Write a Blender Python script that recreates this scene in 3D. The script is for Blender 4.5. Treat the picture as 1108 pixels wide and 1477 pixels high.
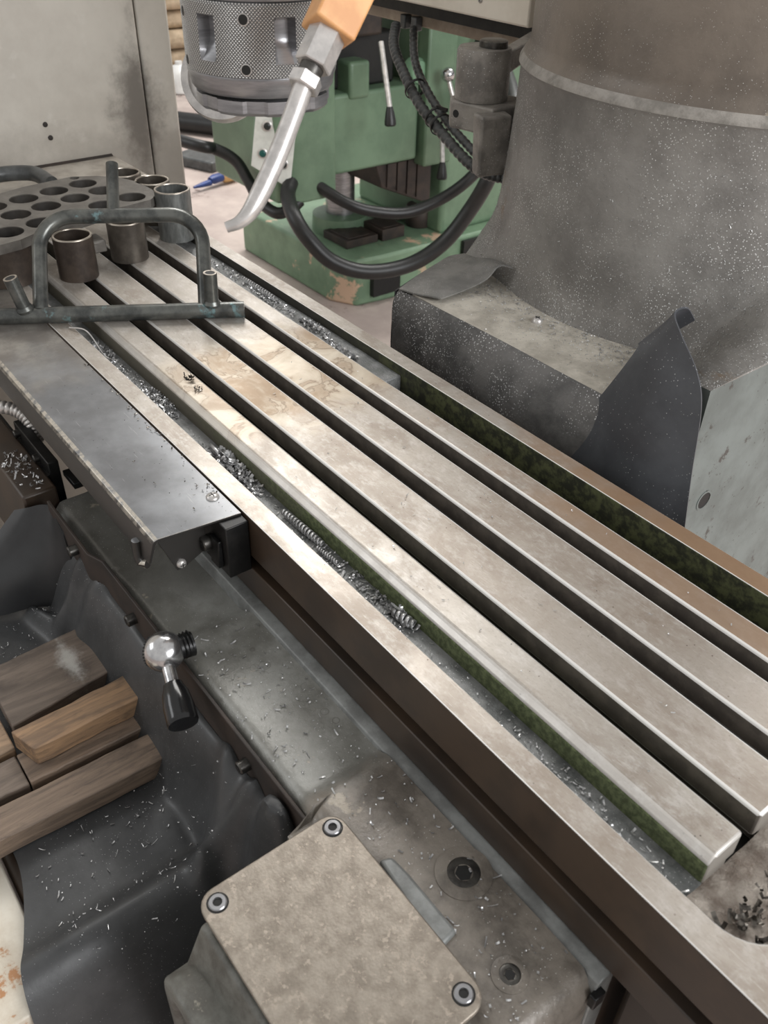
import bpy, bmesh, math, random
from mathutils import Vector, Matrix, noise as mnoise

for o in list(bpy.data.objects):
    bpy.data.objects.remove(o, do_unlink=True)
S = bpy.context.scene
COL = S.collection
rnd = random.Random(7)
T = 0.95            # height of the machined table top

# ------------------------------------------------------------------ camera
F_PX, PITCH, ROLL, HEAD = 1278.6, 0.651076, 0.0288137, 0.671808
cam_d = bpy.data.cameras.new('camera'); cam = bpy.data.objects.new('camera', cam_d); COL.objects.link(cam)
fw = Vector((-math.cos(HEAD)*math.cos(PITCH), math.sin(HEAD)*math.cos(PITCH), -math.sin(PITCH)))
rt = Vector((math.sin(HEAD), math.cos(HEAD), 0)); up = rt.cross(fw)
r2 = rt*math.cos(ROLL) + up*math.sin(ROLL); u2 = up*math.cos(ROLL) - rt*math.sin(ROLL)
M = Matrix((r2, u2, -fw)).transposed().to_4x4(); M.translation = (0, 0, 1.455)
cam.matrix_world = M
cam_d.sensor_fit = 'VERTICAL'; cam_d.sensor_height = 24.0; cam_d.lens = 24.0*F_PX/1477.0
cam_d.clip_start = 0.02; cam_d.clip_end = 60
cam_d.dof.use_dof = True; cam_d.dof.focus_distance = 0.95; cam_d.dof.aperture_fstop = 9.0
S.camera = cam

# ------------------------------------------------------------------ world, lights, exposure
W = bpy.data.worlds.new('hall_light'); S.world = W; W.use_nodes = True
bg = W.node_tree.nodes['Background']; bg.inputs[0].default_value = (1.0, 0.985, 0.965, 1); bg.inputs[1].default_value = 0.54
def area(name, loc, target, size, size_y, energy, color=(1, 1, 1)):
    l = bpy.data.lights.new(name, 'AREA'); l.shape = 'RECTANGLE'; l.size = size; l.size_y = size_y; l.energy = energy; l.color = color
    o = bpy.data.objects.new(name, l); COL.objects.link(o); o.location = loc
    o.rotation_euler = (Vector(target)-Vector(loc)).to_track_quat('-Z', 'Y').to_euler()
    return o
area('skylight', (-3.6, 3.9, 5.2), (-0.7, 0.5, 0.9), 5.0, 3.0, 470, (1, 0.98, 0.95))
area('hall_window', (4.2, 1.6, 3.0), (-1.4, 0.6, 1.0), 3.2, 2.2, 230, (0.97, 0.98, 1.0))
area('side_window', (-4.6, -4.2, 4.2), (-0.7, 0.4, 0.9), 3.5, 1.8, 65, (0.96, 0.98, 1.0))
vs = S.view_settings
vs.view_transform = 'Standard'; vs.look = 'None'; vs.gamma = 1.0; vs.use_curve_mapping = False; vs.exposure = 0.25

# ------------------------------------------------------------------ materials
def srgb(r, g, b):
    f = lambda c: (c/255/12.92) if c/255 <= 0.04045 else ((c/255+0.055)/1.055)**2.4
    return (f(r), f(g), f(b), 1.0)
class NB:
    def __init__(s, name):
        s.m = bpy.data.materials.new(name); s.m.use_nodes = True; s.t = s.m.node_tree
        s.b = s.t.nodes['Principled BSDF']; s.tc = s.t.nodes.new('ShaderNodeTexCoord'); s.geo = s.t.nodes.new('ShaderNodeNewGeometry')
        s.sep = None
    def n(s, kind, **kw):
        x = s.t.nodes.new(kind)
        for k, v in kw.items(): setattr(x, k, v)
        return x
    def link(s, a, b): s.t.links.new(a, b)
    def vec(s, scale=(1, 1, 1)):
        mp = s.n('ShaderNodeMapping'); mp.inputs['Scale'].default_value = scale
        s.link(s.tc.outputs['Object'], mp.inputs['Vector']); return mp.outputs['Vector']
    def noise(s, scale, detail=6, rough=0.6, stretch=None, dist=0.0):
        x = s.n('ShaderNodeTexNoise'); x.inputs['Scale'].default_value = scale; x.inputs['Detail'].default_value = detail
        x.inputs['Roughness'].default_value = rough; x.inputs['Distortion'].default_value = dist
        s.link(s.vec(stretch) if stretch else s.tc.outputs['Object'], x.inputs['Vector']); return x.outputs['Fac']
    def voro(s, scale, feature='F1', rnd=1.0):
        x = s.n('ShaderNodeTexVoronoi', feature=feature); x.inputs['Scale'].default_value = scale
        s.link(s.tc.outputs['Object'], x.inputs['Vector']); return x
    def ramp(s, fac, a, b):
        x = s.n('ShaderNodeMapRange', interpolation_type='SMOOTHSTEP'); x.inputs['From Min'].default_value = a; x.inputs['From Max'].default_value = b
        s.link(fac, x.inputs['Value']); return x.outputs['Result']
    def math(s, op, a, b=None):
        x = s.n('ShaderNodeMath', operation=op)
        for i, v in enumerate((a, b)):
            if v is None: continue
            if isinstance(v, (int, float)): x.inputs[i].default_value = v
            else: s.link(v, x.inputs[i])
        return x.outputs[0]
    def mix(s, fac, a, b):
        x = s.n('ShaderNodeMix', data_type='RGBA')
        for key, v in (('Factor_Float', fac), ('A_Color', a), ('B_Color', b)):
            sock = [i for i in x.inputs if i.identifier == key][0]
            if isinstance(v, (int, float, tuple)): sock.default_value = v
            else: s.link(v, sock)
        return [o for o in x.outputs if o.identifier == 'Result_Color'][0]
    def fmix(s, fac, a, b):
        x = s.n('ShaderNodeMix', data_type='FLOAT')
        for key, v in (('Factor_Float', fac), ('A_Float', a), ('B_Float', b)):
            sock = [i for i in x.inputs if i.identifier == key][0]
            if isinstance(v, (int, float)): sock.default_value = v
            else: s.link(v, sock)
        return [o for o in x.outputs if o.identifier == 'Result_Float'][0]
    def pos(s, i):
        if s.sep is None:
            s.sep = s.n('ShaderNodeSeparateXYZ'); s.link(s.tc.outputs['Object'], s.sep.inputs[0])
        return s.sep.outputs[i]
    def normal_z(s):
        x = s.n('ShaderNodeSeparateXYZ'); s.link(s.geo.outputs['True Normal'], x.inputs[0]); return s.math('ABSOLUTE', x.outputs[2])
    def out(s, col=None, rough=None, metal=None, bump=None, bump_d=0.001, bump_s=0.4, spec=None):
        for key, v in (('Base Color', col), ('Roughness', rough), ('Metallic', metal), ('Specular IOR Level', spec)):
            if v is None: continue
            if isinstance(v, (int, float, tuple)): s.b.inputs[key].default_value = v
            else: s.link(v, s.b.inputs[key])
        if bump is not None:
            x = s.n('ShaderNodeBump'); x.inputs['Distance'].default_value = bump_d; x.inputs['Strength'].default_value = bump_s
            s.link(bump, x.inputs['Height']); s.link(x.outputs[0], s.b.inputs['Normal'])
        return s.m

def plain(name, c1, c2, scale=30, rough=0.5, metal=0.0, detail=6, lo=0.35, hi=0.65, bump=0.0, speck=None, speck_scale=400, speck_t=0.1, spec=None, rough2=None, patch=None, patch_scale=12, patch_t=0.6, stretch=None):
    b = NB(name); f = b.ramp(b.noise(scale, detail, 0.65, stretch), lo, hi); col = b.mix(f, c1, c2)
    r = b.fmix(f, rough, rough2 if rough2 is not None else rough)
    if patch:
        col = b.mix(b.ramp(b.noise(patch_scale, 8, 0.7), patch_t, patch_t+0.05), col, patch)
    h = b.noise(scale*6, 4, 0.7) if bump else None
    if speck:
        v = b.voro(speck_scale); k = b.math('LESS_THAN', v.outputs['Distance'], speck_t)
        d = b.ramp(b.noise(14, 5, 0.6), 0.38, 0.62)
        col = b.mix(b.math('MULTIPLY', k, d), col, speck)
    return b.out(col, r, metal, h, 0.002, bump, spec)

def worn_steel(name, side_a, side_b, side_scale=60, stain=0.0, rust=0.0, side_rough=0.55, moss_fade=None, moss_to=None, wear_glint=0.95):
    """ground cast-iron top, another finish on the upright sides"""
    b = NB(name)
    f = b.ramp(b.noise(9, 8, 0.62, (1, 1.4, 1), 0.6), 0.34, 0.66)
    col = b.mix(f, srgb(182, 176, 168), srgb(156, 147, 137))
    col = b.mix(b.math('MULTIPLY', b.ramp(b.noise(70, 6, 0.7, (1, 1.6, 1)), 0.45, 0.72), 0.55), col, srgb(205, 202, 198))
    col = b.mix(b.math('MULTIPLY', b.ramp(b.noise(26, 8, 0.75), 0.55, 0.75), 0.5), col, srgb(120, 106, 92))
    col = b.mix(b.math('MULTIPLY', b.ramp(b.noise(240, 6, 0.75, (1, 1.8, 1)), 0.5, 0.7), 0.32), col, srgb(126, 116, 106))
    col = b.mix(b.math('MULTIPLY', b.ramp(b.noise(150, 3, 0.6, (0.5, 7, 1)), 0.60, 0.72), 0.35), col, srgb(222, 218, 212))
    pit = b.math('MULTIPLY', b.math('LESS_THAN', b.voro(150).outputs['Distance'], 0.10), b.ramp(b.noise(18, 4, 0.6), 0.52, 0.62))
    col = b.mix(b.math('MULTIPLY', pit, 0.8), col, srgb(70, 62, 54))
    # brown oil stains where parts were left lying
    if stain:
        dx = b.math('ABSOLUTE', b.math('ADD', b.pos(0), 0.80))
        m = b.ramp(b.math('ADD', dx, b.math('MULTIPLY', b.noise(16, 5, 0.6), 0.12)), 0.19, 0.13)
        ring = b.noise(17, 5, 0.55, None, 0.9)
        st = b.mix(b.ramp(ring, 0.32, 0.68), srgb(192, 183, 168), srgb(146, 127, 106))
        st = b.mix(b.math('MULTIPLY', b.ramp(b.math('ABSOLUTE', b.math('SUBTRACT', ring, 0.52)), 0.025, 0.0), 0.6), st, srgb(108, 90, 72))
        st = b.mix(b.math('MULTIPLY', b.ramp(b.noise(60, 6, 0.7), 0.5, 0.72), 0.5), st, srgb(186, 176, 160))
        col = b.mix(b.math('MULTIPLY', m, stain), col, st)
    if rust:
        g = b.math('ADD', b.math('MULTIPLY', b.pos(0), 1.0), b.math('MULTIPLY', b.noise(7, 6, 0.65), 1.0))
        m = b.math('MULTIPLY', b.ramp(g, -0.25, 0.15), rust)
        col = b.mix(m, col, b.mix(b.noise(50, 6, 0.7), srgb(148, 119, 94), srgb(172, 144, 117)))
    top = b.ramp(b.normal_z(), 0.3, 0.55)
    side = b.mix(b.ramp(b.noise(side_scale, 8, 0.7), 0.4, 0.62), side_a, side_b)
    if moss_fade:
        side = b.mix(b.ramp(b.math('ADD', b.pos(0), b.math('MULTIPLY', b.noise(30, 5, 0.6), 0.3)), moss_fade-0.05, moss_fade+0.25), moss_to, side)
    sxn = b.n('ShaderNodeSeparateXYZ'); b.link(b.geo.outputs['True Normal'], sxn.inputs[0])
    side = b.mix(b.ramp(b.math('ABSOLUTE', sxn.outputs[0]), 0.6, 0.8), side, srgb(132, 126, 118))
    col = b.mix(top, side, col)
    worn = b.math('MULTIPLY', b.math('MULTIPLY', b.ramp(b.normal_z(), 0.3, 0.42), b.ramp(b.normal_z(), 0.985, 0.93)), wear_glint)  # sloped edges: worn metal, with the chamfers' bright glint painted in
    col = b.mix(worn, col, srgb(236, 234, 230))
    scratch = b.noise(90, 4, 0.6, (1, 6, 1))
    return b.out(col, b.fmix(top, side_rough, b.fmix(f, 0.38, 0.5)), b.fmix(top, 0.0, 0.55), scratch, 0.0006, 0.12)

MT = {}
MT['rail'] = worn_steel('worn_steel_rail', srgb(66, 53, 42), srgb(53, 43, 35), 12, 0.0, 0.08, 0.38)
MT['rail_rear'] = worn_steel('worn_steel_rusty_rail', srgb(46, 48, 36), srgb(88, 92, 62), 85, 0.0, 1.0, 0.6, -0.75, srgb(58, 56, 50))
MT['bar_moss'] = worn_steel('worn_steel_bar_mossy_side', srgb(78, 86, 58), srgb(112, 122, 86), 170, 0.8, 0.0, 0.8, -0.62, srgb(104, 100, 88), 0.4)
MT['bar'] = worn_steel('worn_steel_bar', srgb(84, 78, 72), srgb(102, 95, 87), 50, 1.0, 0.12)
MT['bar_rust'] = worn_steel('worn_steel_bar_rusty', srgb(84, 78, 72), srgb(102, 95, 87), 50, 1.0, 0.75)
MT['bed'] = plain('oily_brown_casting', srgb(66, 53, 42), srgb(50, 42, 36), 10, 0.4, 0.0)
MT['channel'] = plain('grey_channel_floor', srgb(138, 139, 138), srgb(92, 94, 93), 35, 0.45, 0.2, 8, bump=0.5, speck=srgb(190, 190, 190), speck_scale=450, speck_t=0.16)
MT['slotfloor'] = plain('black_slot_floor', srgb(22, 21, 20), srgb(36, 34, 30), 60, 0.5)
MT['trough'] = plain('oily_trough', srgb(176, 168, 158), srgb(112, 100, 90), 26, 0.12, 0.3, 8, bump=0.8, rough2=0.3)
def saddle_mat():
    b = NB('grey_worn_casting')
    f = b.ramp(b.noise(16, 9, 0.65), 0.35, 0.65)
    col = b.mix(f, srgb(146, 146, 141), srgb(112, 111, 105))
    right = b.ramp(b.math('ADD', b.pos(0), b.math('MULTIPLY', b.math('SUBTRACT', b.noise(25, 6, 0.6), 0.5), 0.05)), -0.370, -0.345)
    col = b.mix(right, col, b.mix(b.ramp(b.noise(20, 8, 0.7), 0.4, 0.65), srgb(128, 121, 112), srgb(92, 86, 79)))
    dark = b.ramp(b.math('ADD', b.pos(0), b.math('MULTIPLY', b.noise(14, 5, 0.6), 0.12)), -0.56, -0.62)  # shade under the guard plate, painted into the casting colour
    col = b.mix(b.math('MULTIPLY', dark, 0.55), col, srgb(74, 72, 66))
    col = b.mix(b.math('MULTIPLY', b.ramp(b.noise(24, 8, 0.7), 0.62, 0.67), 0.7), col, srgb(162, 153, 138))
    ringv = b.math('ABSOLUTE', b.math('SUBTRACT', b.voro(60).outputs['Distance'], 0.32))
    col = b.mix(b.math('MULTIPLY', b.math('MULTIPLY', b.ramp(ringv, 0.03, 0.0), b.ramp(b.noise(20, 4, 0.6), 0.5, 0.62)), 0.55), col, srgb(84, 80, 74))
    k = b.math('MULTIPLY', b.math('LESS_THAN', b.voro(300).outputs['Distance'], 0.1), b.ramp(b.noise(14, 5, 0.6), 0.4, 0.6))
    col = b.mix(k, col, srgb(200, 200, 196))
    return b.out(col, b.fmix(f, 0.44, 0.32), 0.1, b.noise(100, 5, 0.7), 0.002, 0.35)
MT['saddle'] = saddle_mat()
MT['saddle_rim'] = plain('blue_grey_rim', srgb(136, 138, 136), srgb(104, 105, 103), 30, 0.45, 0.2, 7, bump=0.2)
MT['lid'] = plain('mottled_zinc_lid', srgb(156, 147, 135), srgb(130, 121, 110), 80, 0.36, 0.45, 9, 0.34, 0.66, bump=0.15, patch=srgb(164, 153, 140), patch_scale=190, patch_t=0.56)
MT['lid_edge'] = plain('grey_housing_paint', srgb(112, 112, 106), srgb(84, 82, 76), 40, 0.5, 0.1, 7, bump=0.3, patch=srgb(140, 136, 124), patch_scale=40, patch_t=0.62)
MT['black_steel'] = plain('blackened_steel', srgb(42, 41, 40), srgb(28, 28, 28), 40, 0.42, 0.5, 6, bump=0.1)
def tray_mat():
    b = NB('dark_sheet_metal')
    f = b.ramp(b.noise(14, 8, 0.65), 0.3, 0.7)
    col = b.mix(f, srgb(146, 148, 151), srgb(118, 119, 121))
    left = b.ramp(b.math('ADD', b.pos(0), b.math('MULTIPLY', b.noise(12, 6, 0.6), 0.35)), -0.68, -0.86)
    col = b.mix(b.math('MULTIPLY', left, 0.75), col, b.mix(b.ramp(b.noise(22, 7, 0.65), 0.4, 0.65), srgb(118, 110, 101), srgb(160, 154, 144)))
    scr = b.ramp(b.noise(60, 3, 0.6, (0.35, 5, 1)), 0.66, 0.72)
    col = b.mix(b.math('MULTIPLY', scr, 0.35), col, srgb(190, 190, 190))
    k = b.math('MULTIPLY', b.math('LESS_THAN', b.voro(130).outputs['Distance'], 0.07), b.ramp(b.noise(14, 5, 0.6), 0.45, 0.6))
    col = b.mix(k, col, srgb(40, 40, 40))
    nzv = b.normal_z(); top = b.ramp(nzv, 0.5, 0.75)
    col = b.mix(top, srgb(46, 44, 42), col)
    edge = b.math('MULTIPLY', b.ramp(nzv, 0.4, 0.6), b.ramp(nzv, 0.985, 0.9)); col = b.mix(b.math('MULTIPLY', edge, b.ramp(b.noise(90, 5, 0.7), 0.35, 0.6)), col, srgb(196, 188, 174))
    return b.out(col, b.fmix(f, 0.36, 0.3), b.fmix(top, 0.1, 0.45), None)
MT['tray'] = tray_mat()
MT['bright'] = plain('bright_steel', srgb(205, 205, 205), srgb(170, 170, 172), 60, 0.2, 0.95)
MT['bright_dull'] = plain('dull_bright_steel', srgb(208, 204, 200), srgb(180, 177, 174), 60, 0.32, 0.6)
MT['screw'] = plain('dark_screw_steel', srgb(92, 90, 86), srgb(62, 60, 58), 90, 0.35, 0.8)
MT['screw_black'] = plain('black_screw', srgb(46, 46, 46), srgb(30, 30, 30), 90, 0.35, 0.6)
MT['socket'] = plain('socket_dark', srgb(14, 14, 14), srgb(22, 22, 20), 80, 0.6)
MT['rubber'] = plain('black_rubber_sheet', srgb(66, 67, 68), srgb(48, 49, 50), 12, 0.38, 0.0, 7, bump=0.12, speck=srgb(165, 165, 165), speck_scale=330, speck_t=0.1, rough2=0.5)
MT['rubber_clean'] = plain('black_rubber_fold', srgb(44, 45, 46), srgb(34, 34, 35), 10, 0.4, 0.0, 6, bump=0.08, rough2=0.5)
MT['rubber_dust'] = plain('dusty_rubber_mat', srgb(106, 104, 102), srgb(72, 71, 70), 20, 0.55, 0.0, 8, bump=0.4, speck=srgb(212, 212, 212), speck_scale=340, speck_t=0.25)
MT['rubber_grey'] = plain('grey_dusted_rubber', srgb(126, 124, 120), srgb(98, 97, 94), 22, 0.55, 0.0, 8, bump=0.3, speck=srgb(205, 205, 205), speck_scale=340, speck_t=0.12)
MT['rubber_blue'] = plain('blue_black_rubber_flap', srgb(78, 80, 84), srgb(61, 62, 66), 10, 0.45, 0.0, 7, bump=0.1, speck=srgb(190, 190, 190), speck_scale=260, speck_t=0.12)
MT['column'] = plain('dusty_grey_column', srgb(146, 143, 138), srgb(110, 107, 103), 9, 0.5, 0.1, 9, 0.3, 0.7, bump=0.5, speck=srgb(210, 210, 207), speck_scale=330, speck_t=0.21, patch=srgb(120, 107, 94), patch_scale=6, patch_t=0.60)
MT['neck'] = plain('brown_stained_column_neck', srgb(128, 118, 107), srgb(96, 88, 80), 7, 0.42, 0.15, 9, 0.3, 0.7, bump=0.4, speck=srgb(205, 203, 198), speck_scale=330, speck_t=0.14, patch=srgb(150, 140, 126), patch_scale=5, patch_t=0.58)
MT['grip'] = plain('glossy_black_grip', srgb(22, 23, 24), srgb(16, 16, 17), 30, 0.18)
MT['lip'] = plain('highlight_grey_lip', srgb(158, 153, 146), srgb(122, 118, 111), 40, 0.5, 0.1, 8, bump=0.3)  # paler than the column: the lip's highlight is put into the colour
MT['column_side'] = plain('pale_grey_paint', srgb(112, 119, 116), srgb(92, 98, 95), 12, 0.45, 0.0, 7, bump=0.1, patch=srgb(66, 64, 60), patch_scale=30, patch_t=0.60, speck=srgb(60, 58, 54), speck_scale=120, speck_t=0.12)
MT['plate'] = plain('dusty_grey_plate', srgb(198, 192, 180), srgb(160, 154, 143), 24, 0.5, 0.1, 8, bump=0.4, speck=srgb(60, 58, 54), speck_scale=260, speck_t=0.1)
MT['cast'] = plain('dusty_cast_bracket', srgb(150, 145, 138), srgb(112, 108, 103), 25, 0.5, 0.2, 8, bump=0.5, speck=srgb(215, 215, 212), speck_scale=260, speck_t=0.13)
MT['cream'] = plain('cream_enamel', srgb(236, 228, 214), srgb(222, 213, 198), 10, 0.4, 0.0)
MT['cream_dirty'] = plain('dirty_cream_enamel', srgb(176, 160, 142), srgb(140, 124, 108), 12, 0.5, 0.0)
MT['green'] = plain('green_machine_paint', srgb(106, 130, 106), srgb(90, 113, 91), 6, 0.4, 0.0, 6, bump=0.05)
MT['green_chip'] = plain('chipped_green_paint', srgb(116, 141, 115), srgb(96, 119, 96), 6, 0.42, 0.0, 6, bump=0.1, patch=srgb(186, 158, 134), patch_scale=5.5, patch_t=0.58)
MT['green_pale'] = plain('pale_green_paint', srgb(124, 156, 128), srgb(104, 136, 110), 6, 0.35, 0.0, 6)
MT['panel_white'] = plain('white_control_panel', srgb(214, 216, 210), srgb(190, 192, 186), 14, 0.4, 0.0)
MT['button_green'] = plain('green_button', srgb(24, 92, 84), srgb(18, 74, 70), 30, 0.3)
MT['button_dark'] = plain('dark_button', srgb(40, 46, 44), srgb(30, 34, 34), 30, 0.3)
MT['cable'] = plain('black_cable', srgb(26, 27, 27), srgb(18, 18, 18), 30, 0.42)
MT['conduit'] = plain('grey_conduit', srgb(86, 88, 88), srgb(60, 62, 62), 30, 0.38, 0.1)
MT['darkiron'] = plain('rusty_dark_iron', srgb(58, 48, 42), srgb(40, 35, 32), 20, 0.6, 0.1)
MT['floor'] = plain('dusty_concrete_floor', srgb(186, 172, 164), srgb(158, 144, 138), 3.5, 0.7, 0.0, 9, 0.3, 0.7, bump=0.1, patch=srgb(120, 106, 100), patch_scale=3.2, patch_t=0.62)
def cabinet_mat():
    b = NB('grey_cabinet_paint')
    col = b.mix(b.ramp(b.noise(5, 8, 0.65), 0.3, 0.7), srgb(206, 201, 191), srgb(186, 180, 170))
    col = b.mix(b.math('MULTIPLY', b.ramp(b.noise(14, 6, 0.6), 0.58, 0.7), 0.5), col, srgb(216, 212, 204))
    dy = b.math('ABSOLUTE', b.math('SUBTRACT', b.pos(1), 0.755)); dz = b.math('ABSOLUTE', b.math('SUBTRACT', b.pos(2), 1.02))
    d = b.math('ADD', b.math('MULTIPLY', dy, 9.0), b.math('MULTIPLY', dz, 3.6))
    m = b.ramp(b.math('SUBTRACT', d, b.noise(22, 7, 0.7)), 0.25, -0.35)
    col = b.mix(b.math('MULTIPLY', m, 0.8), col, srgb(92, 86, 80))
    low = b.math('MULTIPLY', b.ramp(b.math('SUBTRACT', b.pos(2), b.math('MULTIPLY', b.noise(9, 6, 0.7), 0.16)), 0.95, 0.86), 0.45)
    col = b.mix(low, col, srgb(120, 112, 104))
    return b.out(col, 0.4, 0.0)
MT['cabinet'] = cabinet_mat()
MT['ledge'] = plain('pale_worn_ledge', srgb(196, 190, 180), srgb(156, 148, 138), 16, 0.35, 0.2, 8)
MT['ring_steel'] = plain('dark_turned_steel', srgb(160, 160, 162), srgb(130, 130, 132), 20, 0.28, 0.75, 5, stretch=(1, 1, 8))
MT['orange'] = plain('orange_resin_block', srgb(220, 168, 114), srgb(200, 144, 94), 28, 0.45, 0.0, 6, patch=srgb(176, 104, 60), patch_scale=38, patch_t=0.66)
MT['tubing'] = plain('blue_green_heat_tinted_tube', srgb(104, 105, 101), srgb(64, 66, 65), 26, 0.3, 0.6, 7, patch=srgb(112, 136, 138), patch_scale=14, patch_t=0.6)
MT['collar'] = plain('brown_grey_tube_collar', srgb(98, 92, 84), srgb(74, 68, 62), 30, 0.42, 0.4, 8, bump=0.15)
MT['collar_dark'] = plain('dark_brown_tube_collar', srgb(80, 70, 62), srgb(58, 50, 45), 30, 0.45, 0.4, 8, bump=0.15)
MT['collar_pale'] = plain('pale_grey_tube_collar', srgb(126, 128, 126), srgb(98, 100, 98), 30, 0.4, 0.5, 8, bump=0.15, stretch=(4, 4, 1))
MT['fixture'] = plain('grey_fixture_plate', srgb(116, 112, 106), srgb(92, 88, 83), 24, 0.45, 0.3, 8, bump=0.2)
MT['bore'] = plain('dark_bore', srgb(66, 62, 57), srgb(48, 45, 42), 30, 0.6, 0.1, 7)
MT['cut_end'] = plain('cut_tube_rim', srgb(186, 178, 166), srgb(150, 142, 132), 60, 0.35, 0.8)  # pale metal of the cut tube ends
MT['board'] = plain('dirty_white_board', srgb(226, 220, 206), srgb(198, 186, 168), 14, 0.5, 0.0, 7, patch=srgb(176, 128, 88), patch_scale=14, patch_t=0.56)
MT['blue'] = plain('blue_ferrule', srgb(40, 66, 130), srgb(30, 50, 104), 30, 0.4)
MT['handle_wood'] = plain('pale_wood_handle', srgb(222, 182, 124), srgb(200, 158, 104), 14, 0.5)
MT['sack'] = plain('beige_sack', srgb(196, 176, 150), srgb(160, 142, 118), 9, 0.8)
MT['white_plastic'] = plain('white_plastic', srgb(226, 226, 224), srgb(206, 206, 204), 10, 0.4)
MT['brick'] = plain('brown_brick', srgb(96, 76, 66), srgb(76, 60, 52), 20, 0.8)
MT['chips'] = plain('steel_swarf', srgb(215, 215, 215), srgb(150, 150, 150), 140, 0.3, 0.6)
MT['dust'] = plain('pale_chip_dust', srgb(205, 205, 203), srgb(120, 120, 118), 300, 0.4, 0.3)
MT['chips_dark'] = plain('oily_dark_swarf', srgb(120, 115, 108), srgb(56, 52, 48), 160, 0.2, 0.6)

def wood(name, c1, c2, dark, smear=False):
    b = NB(name)
    g = b.noise(26, 7, 0.65, (3.2, 0.35, 3.2), 0.8)
    col = b.mix(b.ramp(g, 0.35, 0.66), c1, c2)
    col = b.mix(b.ramp(b.noise(11, 6, 0.6, (1.2, 0.7, 1)), 0.5, 0.68), col, dark)
    fine = b.noise(120, 4, 0.7, (2, 0.3, 2))
    col = b.mix(b.math('MULTIPLY', b.ramp(fine, 0.55, 0.75), 0.5), col, dark)
    if smear:
        d = b.math('ADD', b.math('MULTIPLY', b.math('ABSOLUTE', b.math('SUBTRACT', b.pos(1), 0.150)), 26.0), b.math('MULTIPLY', b.math('ABSOLUTE', b.math('ADD', b.pos(0), 0.735)), 9.0))
        col = b.mix(b.math('MULTIPLY', b.ramp(b.math('SUBTRACT', d, b.noise(60, 8, 0.8)), 0.0, -0.45), 0.75), col, srgb(184, 182, 176))
    return b.out(col, 0.62, 0.0, fine, 0.0015, 0.5)
MT['wood_grey'] = wood('grey_brown_wood', srgb(116, 103, 92), srgb(92, 81, 72), srgb(70, 61, 54))
MT['wood_smear'] = wood('grey_brown_wood_with_paint', srgb(116, 103, 92), srgb(92, 81, 72), srgb(70, 61, 54), True)
MT['wood_brown'] = wood('warm_brown_wood', srgb(152, 122, 92), srgb(112, 91, 72), srgb(66, 55, 46))
MT['wood_dark'] = wood('dark_stained_wood', srgb(128, 110, 94), srgb(94, 81, 70), srgb(62, 53, 47))
MT['wood_pale'] = wood('pale_brown_wood', srgb(158, 132, 106), srgb(126, 106, 86), srgb(86, 70, 59))

def knurl_mat():
    b = NB('knurled_steel')
    # diamond knurl from crossed helical lines around the spindle axis
    sx = b.math('ADD', b.pos(0), 0.671); sy = b.math('SUBTRACT', b.pos(1), 0.397)
    at = b.n('ShaderNodeMath', operation='ARCTAN2'); b.link(sy, at.inputs[0]); b.link(sx, at.inputs[1])
    ang = b.math('MULTIPLY', at.outputs[0], 0.059)
    def line(sign):
        v = b.math('ADD', b.math('MULTIPLY', ang, 1.0), b.math('MULTIPLY', b.pos(2), sign))
        return b.math('SINE', b.math('MULTIPLY', v, 2500.0))
    h = b.math('MAXIMUM', line(1.0), line(-1.0))
    h2 = b.math('MINIMUM', line(1.0), line(-1.0))
    col = b.mix(b.ramp(h2, -0.9, 0.5), srgb(96, 96, 96), srgb(228, 226, 222))
    return b.out(col, 0.3, 0.6, h2, 0.0006, 0.7)
MT['knurl'] = knurl_mat()

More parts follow.
